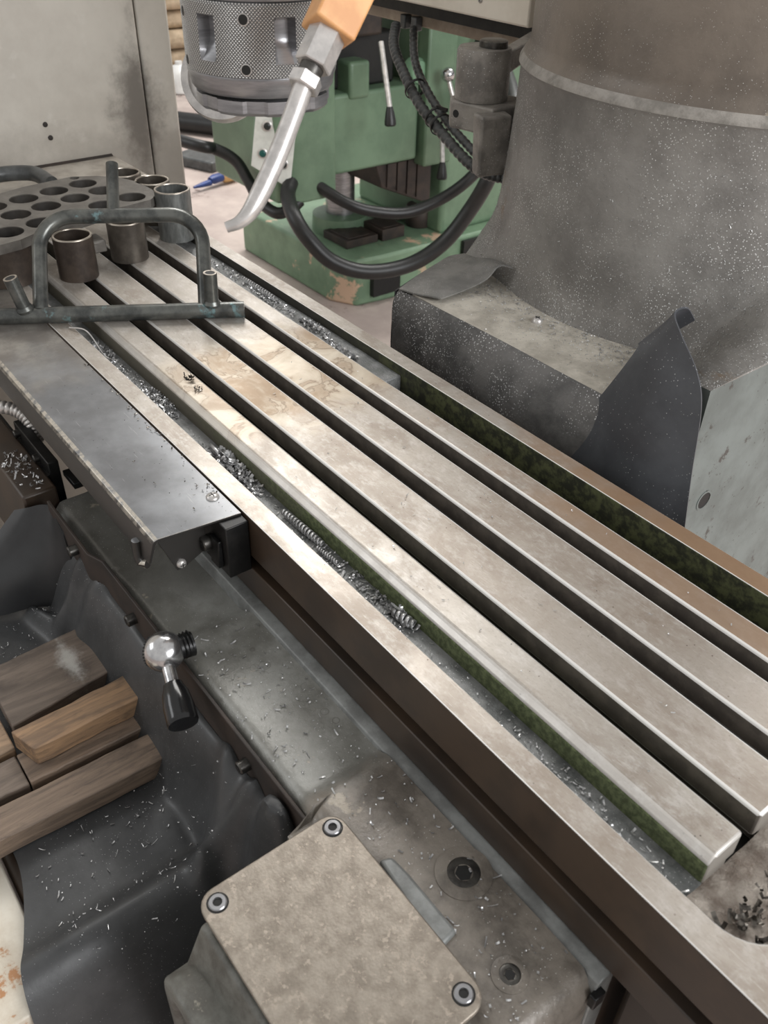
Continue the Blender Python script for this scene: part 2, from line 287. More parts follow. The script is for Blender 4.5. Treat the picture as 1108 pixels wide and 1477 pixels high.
# ------------------------------------------------------------------ mesh helpers
class MB:
    def __init__(s): s.v = []; s.f = []
    def add(s, vs, fs):
        o = len(s.v); s.v += [tuple(p) for p in vs]; s.f += [tuple(i+o for i in f) for f in fs]; return s
    def box(s, lo, hi):
        x0, y0, z0 = lo; x1, y1, z1 = hi
        return s.add([(x0,y0,z0),(x1,y0,z0),(x1,y1,z0),(x0,y1,z0),(x0,y0,z1),(x1,y0,z1),(x1,y1,z1),(x0,y1,z1)],
                     [(3,2,1,0),(4,5,6,7),(0,1,5,4),(1,2,6,5),(2,3,7,6),(3,0,4,7)])
    def hexa(s, p): # 8 points: bottom ring then top ring
        return s.add(p, [(3,2,1,0),(4,5,6,7),(0,1,5,4),(1,2,6,5),(2,3,7,6),(3,0,4,7)])
    def prism(s, poly, axis, a, b):
        """polygon (counter-clockwise seen against the axis) pushed from a to b along x, y or z"""
        n = len(poly)
        def pt(p, t):
            return (t, p[0], p[1]) if axis == 'x' else (p[0], t, p[1]) if axis == 'y' else (p[0], p[1], t)
        vs = [pt(p, a) for p in poly] + [pt(p, b) for p in poly]
        fs = [tuple(reversed(range(n))), tuple(range(n, 2*n))] + [(i, (i+1) % n, n+(i+1) % n, n+i) for i in range(n)]
        return s.add(vs, fs)
    def lathe(s, prof, n=32, mat=None, close=False, arc=None):
        """prof: list of (radius, height) turned about the local z axis"""
        vs = []; fs = []; m = len(prof)
        for i in range(n):
            a = 2*math.pi*i/n
            for r, h in prof: vs.append(Vector((r*math.cos(a), r*math.sin(a), h)))
        if mat is not None: vs = [mat @ v for v in vs]
        for i in range(n):
            j = (i+1) % n
            for k in range(m-1 if not close else m):
                l = (k+1) % m
                fs.append((i*m+k, j*m+k, j*m+l, i*m+l))
        if not close:
            fs.append(tuple(i*m for i in reversed(range(n)))); fs.append(tuple(i*m+m-1 for i in range(n)))
        return s.add(vs, fs)
    def tube(s, pts, r, n=12, cap=True, rfn=None, hollow=None):
        pts = [Vector(p) for p in pts]; N = len(pts); vs = []; fs = []
        d = (pts[1]-pts[0]).normalized(); u = d.orthogonal().normalized()
        for i, p in enumerate(pts):
            if i == 0: t = pts[1]-pts[0]
            elif i == N-1: t = pts[-1]-pts[-2]
            else: t = (pts[i+1]-pts[i]).normalized() + (pts[i]-pts[i-1]).normalized()
            t.normalize(); u = (u - t*u.dot(t)).normalized(); w = t.cross(u)
            rr = rfn(i) if rfn else r
            for k in range(n):
                a = 2*math.pi*k/n; vs.append(p + (u*math.cos(a)+w*math.sin(a))*rr)
        for i in range(N-1):
            for k in range(n):
                l = (k+1) % n; fs.append((i*n+k, i*n+l, (i+1)*n+l, (i+1)*n+k))
        if cap:
            fs.append(tuple(reversed(range(n)))); fs.append(tuple(range((N-1)*n, N*n)))
        return s.add(vs, fs)
    def grid(s, P, thick=0.0):
        """P[i][j] points; thick > 0 gives a solid sheet, thickness downwards against the surface normal"""
        a = len(P); b = len(P[0]); vs = [Vector(P[i][j]) for i in range(a) for j in range(b)]
        fs = [(i*b+j, (i+1)*b+j, (i+1)*b+j+1, i*b+j+1) for i in range(a-1) for j in range(b-1)]
        if thick:
            nor = [Vector() for _ in vs]
            for f in fs:
                nn = (vs[f[2]]-vs[f[0]]).cross(vs[f[3]]-vs[f[1]])
                for i in f: nor[i] += nn
            m = len(vs)
            lo = [v - n.normalized()*thick if n.length > 1e-12 else v - Vector((0, 0, thick)) for v, n in zip(vs, nor)]
            vs = vs + lo
            fs2 = [tuple(reversed([i+m for i in f])) for f in fs]
            edge = [(j, j+1) for j in range(b-1)] + [((i+1)*b-1, (i+2)*b-1) for i in range(a-1)] + \
                   [((a-1)*b+j+1, (a-1)*b+j) for j in range(b-1)] + [((i+1)*b, i*b) for i in range(a-1)]
            fs = fs + fs2 + [(p, q, q+m, p+m) for p, q in edge]
        return s.add(vs, fs)

def obj(name, mb, mat, parent=None, bevel=0.0, seg=2, sub=0, smooth=40, at=None, label=None):
    me = bpy.data.meshes.new(name); me.from_pydata([tuple(v) for v in mb.v], [], mb.f); me.validate()
    bm = bmesh.new(); bm.from_mesh(me); bmesh.ops.remove_doubles(bm, verts=bm.verts, dist=1e-6); bmesh.ops.recalc_face_normals(bm, faces=bm.faces); bm.to_mesh(me); bm.free()
    me.materials.append(MT[mat] if isinstance(mat, str) else mat)
    o = bpy.data.objects.new(name, me); COL.objects.link(o)
    if parent is not None:
        o.parent = parent; o.matrix_parent_inverse = Matrix.Translation(-base_of(parent))
    if bevel:
        b = o.modifiers.new('edge', 'BEVEL'); b.width = bevel; b.segments = seg; b.limit_method = 'ANGLE'; b.angle_limit = math.radians(35)
        b.harden_normals = False
    if sub:
        x = o.modifiers.new('smooth', 'SUBSURF'); x.levels = sub; x.render_levels = sub
    if smooth:
        for p in me.polygons: p.use_smooth = True
        me.set_sharp_from_angle(angle=math.radians(smooth))
    if label: o['label'] = label
    return o
BASE = {}
def base_of(o):
    return BASE.get(o.name, Vector((0, 0, 0)))
def thing(name, label, cat, loc, group=None, kind=None):
    o = bpy.data.objects.new(name, None); COL.objects.link(o); o.location = loc; o.empty_display_size = 0.02
    BASE[o.name] = Vector(loc); o['label'] = label; o['category'] = cat
    if group: o['group'] = group
    if kind: o['kind'] = kind
    return o
def tag(o, label, cat, group=None, kind=None):
    o['label'] = label; o['category'] = cat
    if group: o['group'] = group
    if kind: o['kind'] = kind
    return o
def frame(p, axis):
    """matrix at p whose local z points along axis"""
    q = Vector(axis).normalized().to_track_quat('Z', 'Y'); return Matrix.Translation(Vector(p)) @ q.to_matrix().to_4x4()
def socket_screw(parent, p, axis, r=0.006, h=0.007, mat='screw', rim=None, name='screw'):
    m = frame(p, axis); b = MB()
    b.lathe([(r*0.98, -0.003), (r, h-0.0012), (r-0.0012, h), (r*0.55, h), (r*0.52, h-0.0005)], 20, m)
    o = obj(name, b, mat, parent)
    s = MB(); s.lathe([(r*0.52, h-0.0030), (r*0.52, h+0.0002)], 6, m)
    obj('hex_socket', s, 'socket', o, smooth=0)
    return o
def pan_screw(parent, p, axis, r=0.006, h=0.003, mat='bright_dull', name='screw'):
    b = MB(); m = frame(p, axis)
    b.lathe([(r, -0.001), (r*0.98, h*0.3), (r*0.8, h*0.75), (r*0.45, h), (0.0003, h*1.05)], 20, m)
    o = obj(name, b, mat, parent)
    c = MB()
    for a in (0, math.pi/2):
        u = Vector((math.cos(a), math.sin(a), 0)); w = Vector((-math.sin(a), math.cos(a), 0))
        pts = [u*(s1*r*0.5) + w*(s2*r*0.09) + Vector((0, 0, zz)) for zz in (h*0.8, h*1.08) for s1, s2 in ((-1,-1),(1,-1),(1,1),(-1,1))]
        c.hexa([m @ q for q in pts])
    obj('cross_slot', c, 'socket', o, smooth=0)
    return o
def catmull(pts, k=6):
    P = [Vector(p) for p in pts]; P = [P[0]*2-P[1]] + P + [P[-1]*2-P[-2]]; out = []
    for i in range(1, len(P)-2):
        for j in range(k):
            t = j/k; a, b, c, d = P[i-1], P[i], P[i+1], P[i+2]
            out.append(0.5*((2*b)+(c-a)*t+(2*a-5*b+4*c-d)*t*t+(3*b-a-3*c+d)*t**3))
    out.append(P[-2]); return out
def sm(a, b, x):
    t = max(0.0, min(1.0, (x-a)/(b-a))); return t*t*(3-2*t)
def nz(x, y, z=0.0): return mnoise.noise(Vector((x, y, z)))
def fillgrid(rows, ku=5, kv=5):
    """smooth surface through a coarse net of points"""
    R = [catmull(r, kv) for r in rows]
    cols = [catmull([R[i][j] for i in range(len(R))], ku) for j in range(len(R[0]))]
    return [[cols[j][i] for j in range(len(cols))] for i in range(len(cols[0]))]

# ================================================================== SETTING: floor
b = MB(); b.box((-14, -6, -0.05), (6, 12, 0.0)); o = obj('floor', b, 'floor', smooth=0); o['kind'] = 'structure'; o['label'] = 'dusty pale concrete workshop floor'

# ================================================================== MILLING TABLE
XL, XB, XI, XE = -1.53, -0.113, -0.055, 0.03
tab = thing('milling_table', 'long worn steel milling table with lengthwise T-slots and coolant channels', 'machine table', (-0.75, 0.466, 0.8505))
def rim_loop():
    inner = []; outer = []
    r = 0.034
    corners = [((XL+0.05, 0.328), (XI, 0.328)), ((XI, 0.605), (XL+0.05, 0.605))]
    def arc(cx, cy, a0, a1, n=8):
        return [(cx+r*math.cos(a0+(a1-a0)*i/n), cy+r*math.sin(a0+(a1-a0)*i/n)) for i in range(n+1)]
    inner += [(XL+0.05, 0.328)] + arc(XI-r, 0.328+r, -math.pi/2, 0) + arc(XI-r, 0.605-r, 0, math.pi/2) + [(XL+0.05, 0.605)]
    n = len(inner); oo = [(XL, 0.306)]
    for i in range(1, n-1):
        k = i-1 if i < 10 else i-10
        if i < 10: oo.append((XE-0.08*(1-k/4), 0.306) if k < 4 else (XE, 0.306+0.02*(k-4)))
        else: oo.append((XE, 0.626-0.02*(4-k)) if k < 4 else (XE-0.02*(k-4), 0.626))
    oo.append((XL, 0.626))
    return inner, oo
inn, out = rim_loop(); n = len(inn)
b = MB(); z0, z1 = 0.9012, T
b.add([(x, y, z) for z in (z0, z1) for lp in (inn, out) for x, y in lp],
      [f for i in range(n) for j in [(i+1) % n] for f in
       ((2*n+i, 2*n+j, 3*n+j, 3*n+i), (i, n+i, n+j, j), (i, j, 2*n+j, 2*n+i), (n+i, 3*n+i, 3*n+j, n+j))])
def split_rim(mbv):
    """front half and rear half of the rim are separate parts"""
    fr, re = MB(), MB()
    for f in mbv.f:
        pts = [mbv.v[i] for i in f]; cy = sum(p[1] for p in pts)/len(pts)
        (fr if cy < 0.466 else re).add(pts, [tuple(range(len(f)))])
    return fr, re
fr, re_ = split_rim(b)
def weld(o, d=1e-5):
    bm = bmesh.new(); bm.from_mesh(o.data); bmesh.ops.remove_doubles(bm, verts=bm.verts, dist=d); bm.to_mesh(o.data); bm.free()
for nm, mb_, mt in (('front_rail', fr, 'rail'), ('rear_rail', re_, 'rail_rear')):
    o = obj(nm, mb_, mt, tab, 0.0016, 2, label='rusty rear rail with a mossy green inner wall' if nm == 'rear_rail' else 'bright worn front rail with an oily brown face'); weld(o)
def bar(y0, y1, mat, ch=0.0, first=False, last=False, lab=None):
    lip, zb, zn = 0.008, 0.912, 0.926
    yb0 = y0-(ch if ch else 0.0)
    poly = []
    if ch: poly += [(yb0, zb), ] 
    else: poly += [(y0+lip, zb)]
    poly += [(y1, zb)] if last else [(y1-lip, zb)]
    if not last: poly += [(y1-lip, zn), (y1, zn)]
    poly += [(y1, T)]
    if ch: poly += [(y0, T), (yb0, T-ch)]
    else: poly += [(y0, T), (y0, zn), (y0+lip, zn)]
    m = MB(); m.prism(poly, 'x', XL+0.06, XB)
    o = obj('slot_bar', m, mat, tab, 0.0024, 2)
    if lab: o['label'] = lab
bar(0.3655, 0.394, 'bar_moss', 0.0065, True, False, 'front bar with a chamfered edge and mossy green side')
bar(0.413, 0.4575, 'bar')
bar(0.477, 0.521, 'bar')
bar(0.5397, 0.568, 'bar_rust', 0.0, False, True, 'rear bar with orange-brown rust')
b = MB(); b.box((XL, 0.306, 0.8505), (XE, 0.626, 0.885)); obj('lower_flange', b, 'bed', tab, 0.0012)
b = MB(); b.box((XL, 0.319, 0.885), (XE, 0.613, 0.9012)); obj('side_groove', b, 'slotfloor', tab)
b = MB(); b.box((XL, 0.3275, 0.9014), (XI+0.002, 0.6055, 0.912)); obj('slot_floor', b, 'slotfloor', tab)
b = MB(); b.box((XL+0.05, 0.3278, 0.912), (XB, 0.3595, 0.9245)); obj('front_channel_floor', b, 'channel', tab, label='grey channel floor littered with swarf')
b = MB(); b.box((XL+0.05, 0.5682, 0.912), (-0.735, 0.6052, 0.938)); obj('rear_channel_ledge', b, 'channel', tab, 0.002)
b = MB(); b.box((-0.119, 0.318, 0.45), (XE-0.002, 0.60, 0.8505)); obj('dark_end_filler', b, 'bed', tab, 0.006)  # dark block added to keep the view under the table end dark
P = []
for i in range(13):
    row = []
    for j in range(25):
        x = XB + (XI+0.001-XB)*i/12; y = 0.3278 + (0.6052-0.3278)*j/24
        row.append((x, y, 0.9235 + 0.0025*nz(x*60, y*60) + (0.004*sm(0.36, 0.33, y))))
    P.append(row)
b = MB(); b.grid(P, 0.006); obj('end_trough', b, 'trough', tab, label='oily puddled trough at the end of the slots')

# ================================================================== SADDLE under the table
sad = thing('machine_saddle', 'worn grey saddle casting under the slotted table, with counterbored screws', 'saddle', (-0.5, 0.25, 0.70))
def saddle_z(x, y):
    z = 0.832 + 0.012*sm(-0.60, -0.57, x) + 0.008*sm(-0.372, -0.352, x)
    z -= 0.012*sm(-0.66, -0.76, x)*sm(0.30, 0.25, y)
    z += 0.0012*nz(x*25, y*25, 3.0)
    z -= 0.010*sm(0.224, 0.211, y)**2
    z -= 0.016*sm(-0.143, -0.128, x)**2
    return z
P = []
for i in range(141):
    x = -0.893 + (-0.128+0.893)*i/140; row = []
    y0 = 0.2045 if x < -0.74 else 0.2125
    if x > -0.352: y0 = 0.19
    for j in range(25):
        y = y0 + (0.294-y0)*j/24; row.append((x, y, saddle_z(x, y)))
    P.append(row)
b = MB(); b.grid(P)
nj = 25; ni = 141; base = len(b.v)
for i in range(ni):
    x, y, z = P[i][0]; b.v.append((x, y, 0.70))
for j in range(nj):
    x, y, z = P[ni-1][j]; b.v.append((x, y, 0.70))
b.f += [(i*nj, base+i, base+i+1, (i+1)*nj) for i in range(ni-1)]
b.f += [((ni-1)*nj+j, base+ni+j, base+ni+j+1, (ni-1)*nj+j+1) for j in range(nj-1)]
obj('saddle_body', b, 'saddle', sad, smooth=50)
b = MB(); b.prism([(0.293, 0.70), (0.312, 0.70), (0.312, 0.8495), (0.3000, 0.8495), (0.2955, 0.8475), (0.293, 0.842)], 'x', -0.893, -0.126); obj('top_rim', b, 'saddle_rim', sad, 0.001)
b = MB(); b.box((-1.05, 0.3125, 0.70), (-0.128, 0.62, 0.8495)); obj('slide_body', b, 'bed', sad)
for (x, y, R, h) in ((-0.239, 0.2745, 0.0125, 0.846), (-0.1655, 0.2505, 0.0075, 0.8455)):
    m = Matrix.Translation((x, y, saddle_z(x, y)))
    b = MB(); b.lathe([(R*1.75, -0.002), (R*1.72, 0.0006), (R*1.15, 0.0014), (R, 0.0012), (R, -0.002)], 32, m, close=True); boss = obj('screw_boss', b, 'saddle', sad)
    b = MB(); b.lathe([(R, -0.003), (R, 0.0004), (R*0.8, 0.0008), (R*0.55, 0.0006), (R*0.5, -0.002)], 28, m, close=True); obj('counterbore_screw', b, 'screw', boss)
    b = MB(); b.lathe([(R*0.52, -0.003), (R*0.52, 0.0003)], 6, m); obj('hex_socket', b, 'socket', boss, smooth=0)
b = MB(); pts = []
tabp = [(-0.283, 0.229), (-0.279, 0.239), (-0.262, 0.2405), (-0.208, 0.2405), (-0.206, 0.226), (-0.222, 0.222)]
b.prism([p for p in tabp], 'z', 0.846, 0.8565); obj('casting_tab', b, 'saddle_rim', sad, 0.003, 3)
b = MB(); b.box((-0.127, 0.288, 0.828), (-0.121, 0.299, 0.842)); obj('wiper_tab', b, 'screw_black', sad, 0.001)
knee = thing('machine_knee', 'dark machine knee below the saddle', 'knee', (-0.6, 0.3, 0))
b = MB(); b.box((-0.98, 0.012, 0.2), (-0.43, 0.60, 0.685)); obj('knee_body', b, 'bed', knee, 0.01)
b = MB(); b.box((-0.86, 0.20, 0.0), (-0.50, 0.60, 0.2)); obj('knee_foot', b, 'bed', knee, 0.01)
b = MB(); b.box((-0.44, 0.22, 0.4), (-0.17, 0.60, 0.70)); obj('knee_block', b, 'bed', knee, 0.01)

# ================================================================== GEARBOX with bolted lid
gb = thing('feed_gearbox', 'feed gearbox with mottled zinc lid held by socket screws', 'gearbox', (-0.245, 0.165, 0.45))
ZL = 0.865
lx0, lx1, ly0, ly1 = -0.3315, -0.158, 0.1045, 0.2245
def rrect(x0, x1, y0, y1, r, n=6):
    out = []
    for cx, cy, a in ((x1-r, y0+r, -math.pi/2), (x1-r, y1-r, 0), (x0+r, y1-r, math.pi/2), (x0+r, y0+r, math.pi)):
        out += [(cx+r*math.cos(a+math.pi/2*i/n), cy+r*math.sin(a+math.pi/2*i/n)) for i in range(n+1)]
    return out
b = MB(); b.prism(rrect(lx0, lx1, ly0, ly1, 0.014), 'z', ZL-0.005, ZL); lid = obj('gearbox_lid', b, 'lid', gb, 0.0012, 3, label='mottled brown-grey zinc lid with rounded corners')
for x, y in ((-0.3196, 0.2138), (-0.3192, 0.1166), (-0.171, 0.2126), (-0.171, 0.1155)):
    m = Matrix.Translation((x, y, ZL))
    b = MB(); b.lathe([(0.0078, -0.002), (0.0078, 0.0002), (0.0066, 0.0002), (0.0066, -0.002)], 28, m, close=True); ring = obj('screw_recess', b, 'socket', lid)
    b = MB(); b.lathe([(0.0064, -0.002), (0.0064, 0.0010), (0.0058, 0.0016), (0.0034, 0.0016), (0.0032, -0.001)], 28, m, close=True); obj('socket_screw', b, 'ring_steel', lid)
    b = MB(); b.lathe([(0.0034, -0.002), (0.0034, 0.0004)], 6, m); obj('hex_socket', b, 'socket', lid, smooth=0)
b = MB(); b.prism(rrect(lx0+0.006, lx1-0.005, ly0+0.004, ly1-0.006, 0.012), 'z', 0.815, ZL-0.005); obj('housing_neck', b, 'lid_edge', gb, 0.002)
b = MB(); b.box((-0.318, 0.100, 0.45), (-0.165, 0.205, 0.80)); obj('housing_body', b, 'lid_edge', gb, 0.006)
ribp = [(-0.160, 0.812), (-0.300, 0.812), (-0.318, 0.808), (-0.329, 0.797), (-0.333, 0.780), (-0.333, 0.45), (-0.320, 0.45), (-0.318, 0.775), (-0.314, 0.788), (-0.300, 0.794), (-0.160, 0.794)]
b = MB(); b.prism(ribp, 'y', 0.070, 0.108); obj('casting_rib', b, 'lid_edge', gb, 0.004, 3)
b = MB(); b.hexa([(-0.328, 0.084, 0.79), (-0.165, 0.084, 0.79), (-0.165, 0.12, 0.79), (-0.328, 0.12, 0.79), (-0.326, 0.104, 0.84), (-0.165, 0.104, 0.84), (-0.165, 0.12, 0.84), (-0.326, 0.12, 0.84)]); obj('sloped_shoulder', b, 'lid_edge', gb, 0.003)

# ================================================================== CLAMP STRIP on the saddle front
cs = thing('clamp_strip', 'dark steel strip screwed along the saddle front, clamping the rubber sheet', 'strip', (-0.6, 0.21, 0.81))
path = [(-0.872, 0.2035), (-0.756, 0.2030), (-0.735, 0.2105), (-0.346, 0.2115)]
b = MB(); th = 0.0035
lo = [(x, y-th) for x, y in path]; hi = [(x, y) for x, y in path]
b.prism(lo + hi[::-1], 'z', 0.800, 0.842); obj('strip_plate', b, 'darkiron', cs, 0.0008)
for x, y, z in ((-0.790, 0.2, 0.826), (-0.662, 0.2078, 0.8175), (-0.4395, 0.2085, 0.8185)):
    socket_screw(cs, (x, y, z), (0, -1, 0), 0.0062, 0.0105, 'screw')

# ================================================================== BALL LEVER
lv = thing('ball_lever', 'polished ball lever with black grip on the saddle edge', 'lever', (-0.5595, 0.195, 0.843))
hub = Vector((-0.5615, 0.1957, 0.8605))
b = MB(); b.lathe([(0.0004, -0.0186)] + [(0.0188*math.cos(a), 0.0188*math.sin(a)) for a in [math.radians(-80+10*i) for i in range(16)]] + [(0.009, 0.0168)], 32, frame(hub, (0.25, 0.9, 0.1))); obj('ball_hub', b, 'bright', lv)
b = MB(); b.tube([hub+Vector((0.003, 0.012, 0)), hub+Vector((0.005, 0.026, -0.001))], 0.0115, 20, True, None)
obj('threaded_shaft', b, 'screw_black', lv)
for k in range(3):
    b = MB(); p = hub+Vector((0.0036, 0.017+0.0035*k, 0)); b.lathe([(0.0115, -0.0008), (0.0126, 0), (0.0115, 0.0008)], 20, frame(p, (0.15, 1, 0))); obj('thread', b, 'screw_black', lv)
e1 = Vector((-0.4945, 0.1775, 0.8395)); d = (e1-hub).normalized()
b = MB(); b.tube([hub+d*0.012, hub+d*0.040], 0.0062, 18); obj('lever_arm', b, 'bright', lv)
b = MB(); b.lathe([(0.0085, 0.034), (0.0088, 0.036), (0.012, 0.044), (0.0136, 0.056), (0.0138, 0.068), (0.0140, 0.0715), (0.0132, 0.0735), (0.010, 0.074)], 28, frame(hub, d)); obj('grip', b, 'grip', lv, label='glossy black plastic grip')
b = MB(); fd = Vector((-0.75, -0.62, -0.2)).normalized()
for k in range(14):
    a = math.radians(-60+k*13); q = frame(hub, fd) @ Vector((0.0135*math.cos(a), 0.0135*math.sin(a), 0.0132))
    b.lathe([(0.0009, -0.001), (0.0009, 0.0008)], 6, frame(q, fd))
obj('index_dots', b, 'socket', lv, smooth=0)

# ================================================================== TRAY GUARD beside the table
tg = thing('table_guard', 'dark sheet-metal guard plate bolted along the table front', 'guard plate', (-0.85, 0.26, 0.90))
b = MB()
prof = [(0.3042, 0.9465), (0.3042, 0.949), (0.2240, 0.949), (0.2205, 0.9475), (0.2185, 0.9440), (0.2165, 0.914), (0.2190, 0.914), (0.2212, 0.9430), (0.2240, 0.9465)]
n = len(prof)
def skew(y): return -0.597 - 0.010*(0.304-y)/0.085
b.add([(-1.30, y, z) for y, z in prof] + [(skew(y) - (0.012 if z < 0.93 else 0.0), y, z) for y, z in prof],
      [tuple(range(n)), tuple(reversed(range(n, 2*n)))] + [(i, (i+1) % n, n+(i+1) % n, n+i) for i in range(n)])
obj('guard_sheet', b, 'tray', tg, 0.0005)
b = MB(); b.box((-0.655, 0.281, 0.887), (-0.586, 0.3048, 0.9462)); blk = obj('mounting_block', b, 'black_steel', tg, 0.001)
socket_screw(tg, (-0.617, 0.281, 0.914), (0, -1, 0), 0.0080, 0.012, 'screw')
b = MB(); b.hexa([(-0.612, 0.275, 0.895), (-0.596, 0.275, 0.895), (-0.596, 0.281, 0.895), (-0.612, 0.281, 0.895), (-0.612, 0.277, 0.926), (-0.596, 0.277, 0.926), (-0.596, 0.281, 0.926), (-0.612, 0.281, 0.926)]); obj('clip', b, 'screw_black', tg, 0.001)
b = MB(); b.hexa([(-0.616, 0.226, 0.9462), (-0.606, 0.274, 0.9462), (-0.608, 0.274, 0.9462), (-0.618, 0.226, 0.9462)][::-1] + [(-0.617, 0.226, 0.9464), (-0.607, 0.274, 0.9464), (-0.609, 0.274, 0.9464), (-0.619, 0.226, 0.9464)][::-1])
b = MB(); b.prism([(0.224, 0.9462), (0.276, 0.9462), (0.276, 0.905), (0.250, 0.893), (0.243, 0.893)], 'x', -0.622, -0.6195); obj('gusset', b, 'tray', tg, 0.0004)
pan_screw(tg, (-0.6195, 0.2475, 0.900), (1, 0, 0), 0.005, 0.004)
pan_screw(tg, (-0.634, 0.2945, 0.949), (0, 0, 1), 0.0066, 0.0034)
b = MB(); b.tube([(-0.640, 0.2155, 0.930), (-0.640, 0.2145, 0.912), (-0.637, 0.2155, 0.905), (-0.630, 0.219, 0.906)], 0.0045, 10); obj('corner_hook', b, 'tray', tg)

# ================================================================== WIPER BOX left of the guard
wb = thing('wiper_box', 'small dark steel box with a bolted bar, dusted with chips', 'box', (-0.98, 0.2, 0.70))
b = MB(); b.box((-1.14, 0.181, 0.70), (-0.899, 0.2215, 0.838)); obj('box_body', b, 'bed', wb, 0.003)
b = MB(); b.box((-1.046, 0.2245, 0.775), (-0.9275, 0.2375, 0.853)); obj('clamp_bar', b, 'black_steel', wb, 0.0012)
b = MB(); b.box((-1.14, 0.2215, 0.70), (-0.93, 0.2245, 0.835)); obj('back_plate', b, 'black_steel', wb)
for x in (-1.030, -0.962): socket_screw(wb, (x, 0.2245, 0.8435), (0, -1, 0), 0.0052, 0.007, 'screw')
b = MB(); b.box((-0.93, 0.2400, 0.828), (-0.894, 0.285, 0.836)); obj('slotted_tab', b, 'black_steel', wb, 0.001)
cp = catmull([(-1.20, 0.15, 0.872), (-1.10, 0.19, 0.874), (-1.0657, 0.2104, 0.872), (-1.045, 0.230, 0.868), (-1.03, 0.2385, 0.860), (-1.0215, 0.2425, 0.845), (-1.02, 0.2425, 0.83)], 22)
b = MB(); b.tube(cp, 0.008, 12, True, lambda i: 0.0072+0.0016*abs(math.sin(i*0.55)))
tag(obj('armoured_conduit', b, 'bright_dull'), 'ribbed metal conduit running under the guard plate by the wiper box', 'conduit')

# ================================================================== RUBBER WAY COVER
def sheet_z(x, y):
    z = 0.700
    wall = sm(0.158, 0.2065, y)
    z += 0.100*wall
    z -= 0.30*sm(-0.435, -0.325, x)*(1-wall)
    z += 0.013*math.exp(-((x+0.447)/0.016)**2)*(1-wall)
    # folds that run down from the strip
    for (x0, y0, x1, y1, a, w) in ((-0.470, 0.205, -0.435, 0.150, 0.020, 0.012), (-0.425, 0.205, -0.440, 0.155, 0.022, 0.009), (-0.78, 0.205, -0.800, 0.165, 0.030, 0.010), (-0.80, 0.165, -0.86, 0.150, 0.022, 0.010), (-0.745, 0.205, -0.77, 0.16, 0.015, 0.014), (-0.56, 0.2, -0.50, 0.15, 0.010, 0.02)):
        dx, dy = x1-x0, y1-y0; t = max(0, min(1, ((x-x0)*dx+(y-y0)*dy)/(dx*dx+dy*dy)))
        dd = math.hypot(x-x0-t*dx, y-y0-t*dy); z += a*math.exp(-(dd/w)**2)*(0.35+0.65*math.sin(math.pi*(0.15+0.7*t)))
    z += 0.075*math.exp(-(((x+0.380)/0.024)**2+((y-0.186)/0.022)**2)**2)
    z += 0.0035*nz(x*14, y*14)
    return z
P = []
for i in range(121):
    x = -0.99 + (-0.325+0.99)*i/120; row = []
    yf = 0.022 - 0.04*sm(-0.56, -0.40, x)
    ye = 0.2020 if x < -0.745 else 0.2075
    for j in range(71):
        t = j/70; y = yf + (ye-yf)*t
        row.append((x, y, min(sheet_z(x, y), 0.835)))
    P.append(row)
b = MB(); b.grid(P, 0.0022)
tag(obj('rubber_way_cover', b, 'rubber', smooth=60), 'wrinkled black rubber sheet hanging below the clamp strip, under the wooden blocks', 'rubber sheet')
rows = [[(-0.905, 0.1700, 0.822), (-0.8895, 0.1810, 0.830), (-0.8800, 0.195, 0.834), (-0.8700, 0.2030, 0.834), (-0.8499, 0.2000, 0.832), (-0.8300, 0.1985, 0.825)],
        [(-0.905, 0.1300, 0.785), (-0.8876, 0.1418, 0.785), (-0.8771, 0.1676, 0.790), (-0.8607, 0.1850, 0.790), (-0.8372, 0.1920, 0.785), (-0.8180, 0.1975, 0.775)],
        [(-0.905, 0.1000, 0.755), (-0.894, 0.1062, 0.750), (-0.8727, 0.1354, 0.750), (-0.8574, 0.1659, 0.745), (-0.8428, 0.1800, 0.735), (-0.8249, 0.1930, 0.730)],
        [(-0.915, 0.0700, 0.710), (-0.89, 0.0828, 0.708), (-0.8719, 0.1176, 0.708), (-0.8618, 0.1516, 0.710), (-0.8423, 0.1750, 0.714), (-0.8229, 0.1900, 0.730)]]
b = MB(); b.grid(fillgrid(rows, 8, 8), 0.002)
tag(obj('rubber_apron', b, 'rubber_clean', smooth=60), 'smooth black rubber apron bulging down from the wiper box', 'rubber sheet')

# ================================================================== WOODEN BLOCKS on the rubber
def block(name, label, corners, z0, z1, mat, jitter=0.0012, group=None, crack=None):
    """corners: four (x, y) of the top face, in order"""
    c = [Vector((x, y, 0)) for x, y in corners]; n = 10; P = []
    top = []; bot = []
    L0 = [c[0].lerp(c[3], i/n) for i in range(n+1)]; L1 = [c[1].lerp(c[2], i/n) for i in range(n+1)]
    b = MB(); rings = []
    for i in range(n+1):
        a, d = L0[i], L1[i]; k = []
        for q, z in ((a, z0), (d, z0), (d, z1), (a, z1)):
            k.append((q.x+jitter*nz(q.x*90, q.y*90, z*50), q.y+jitter*nz(q.y*80, z*90), z+jitter*0.6*nz(q.x*60, q.y*60+7)))
        rings.append(k)
    vs = [p for r_ in rings for p in r_]; fs = [(3, 2, 1, 0), (4*n, 4*n+1, 4*n+2, 4*n+3)]
    for i in range(n):
        for k in range(4): fs.append((4*i+k, 4*i+(k+1) % 4, 4*i+4+(k+1) % 4, 4*i+4+k))
    b.add(vs, fs)
    o = obj(name, b, mat, None, 0.0014, 2, smooth=30); return tag(o, label, 'wood block', group)
block('wooden_block', 'longest brown wooden bar with square end, lying nearest the rubber sheet edge', [(-0.5945, 0.1760), (-0.5575, 0.1815), (-0.5640, -0.045), (-0.6000, -0.045)], 0.702, 0.727, 'wood_dark')
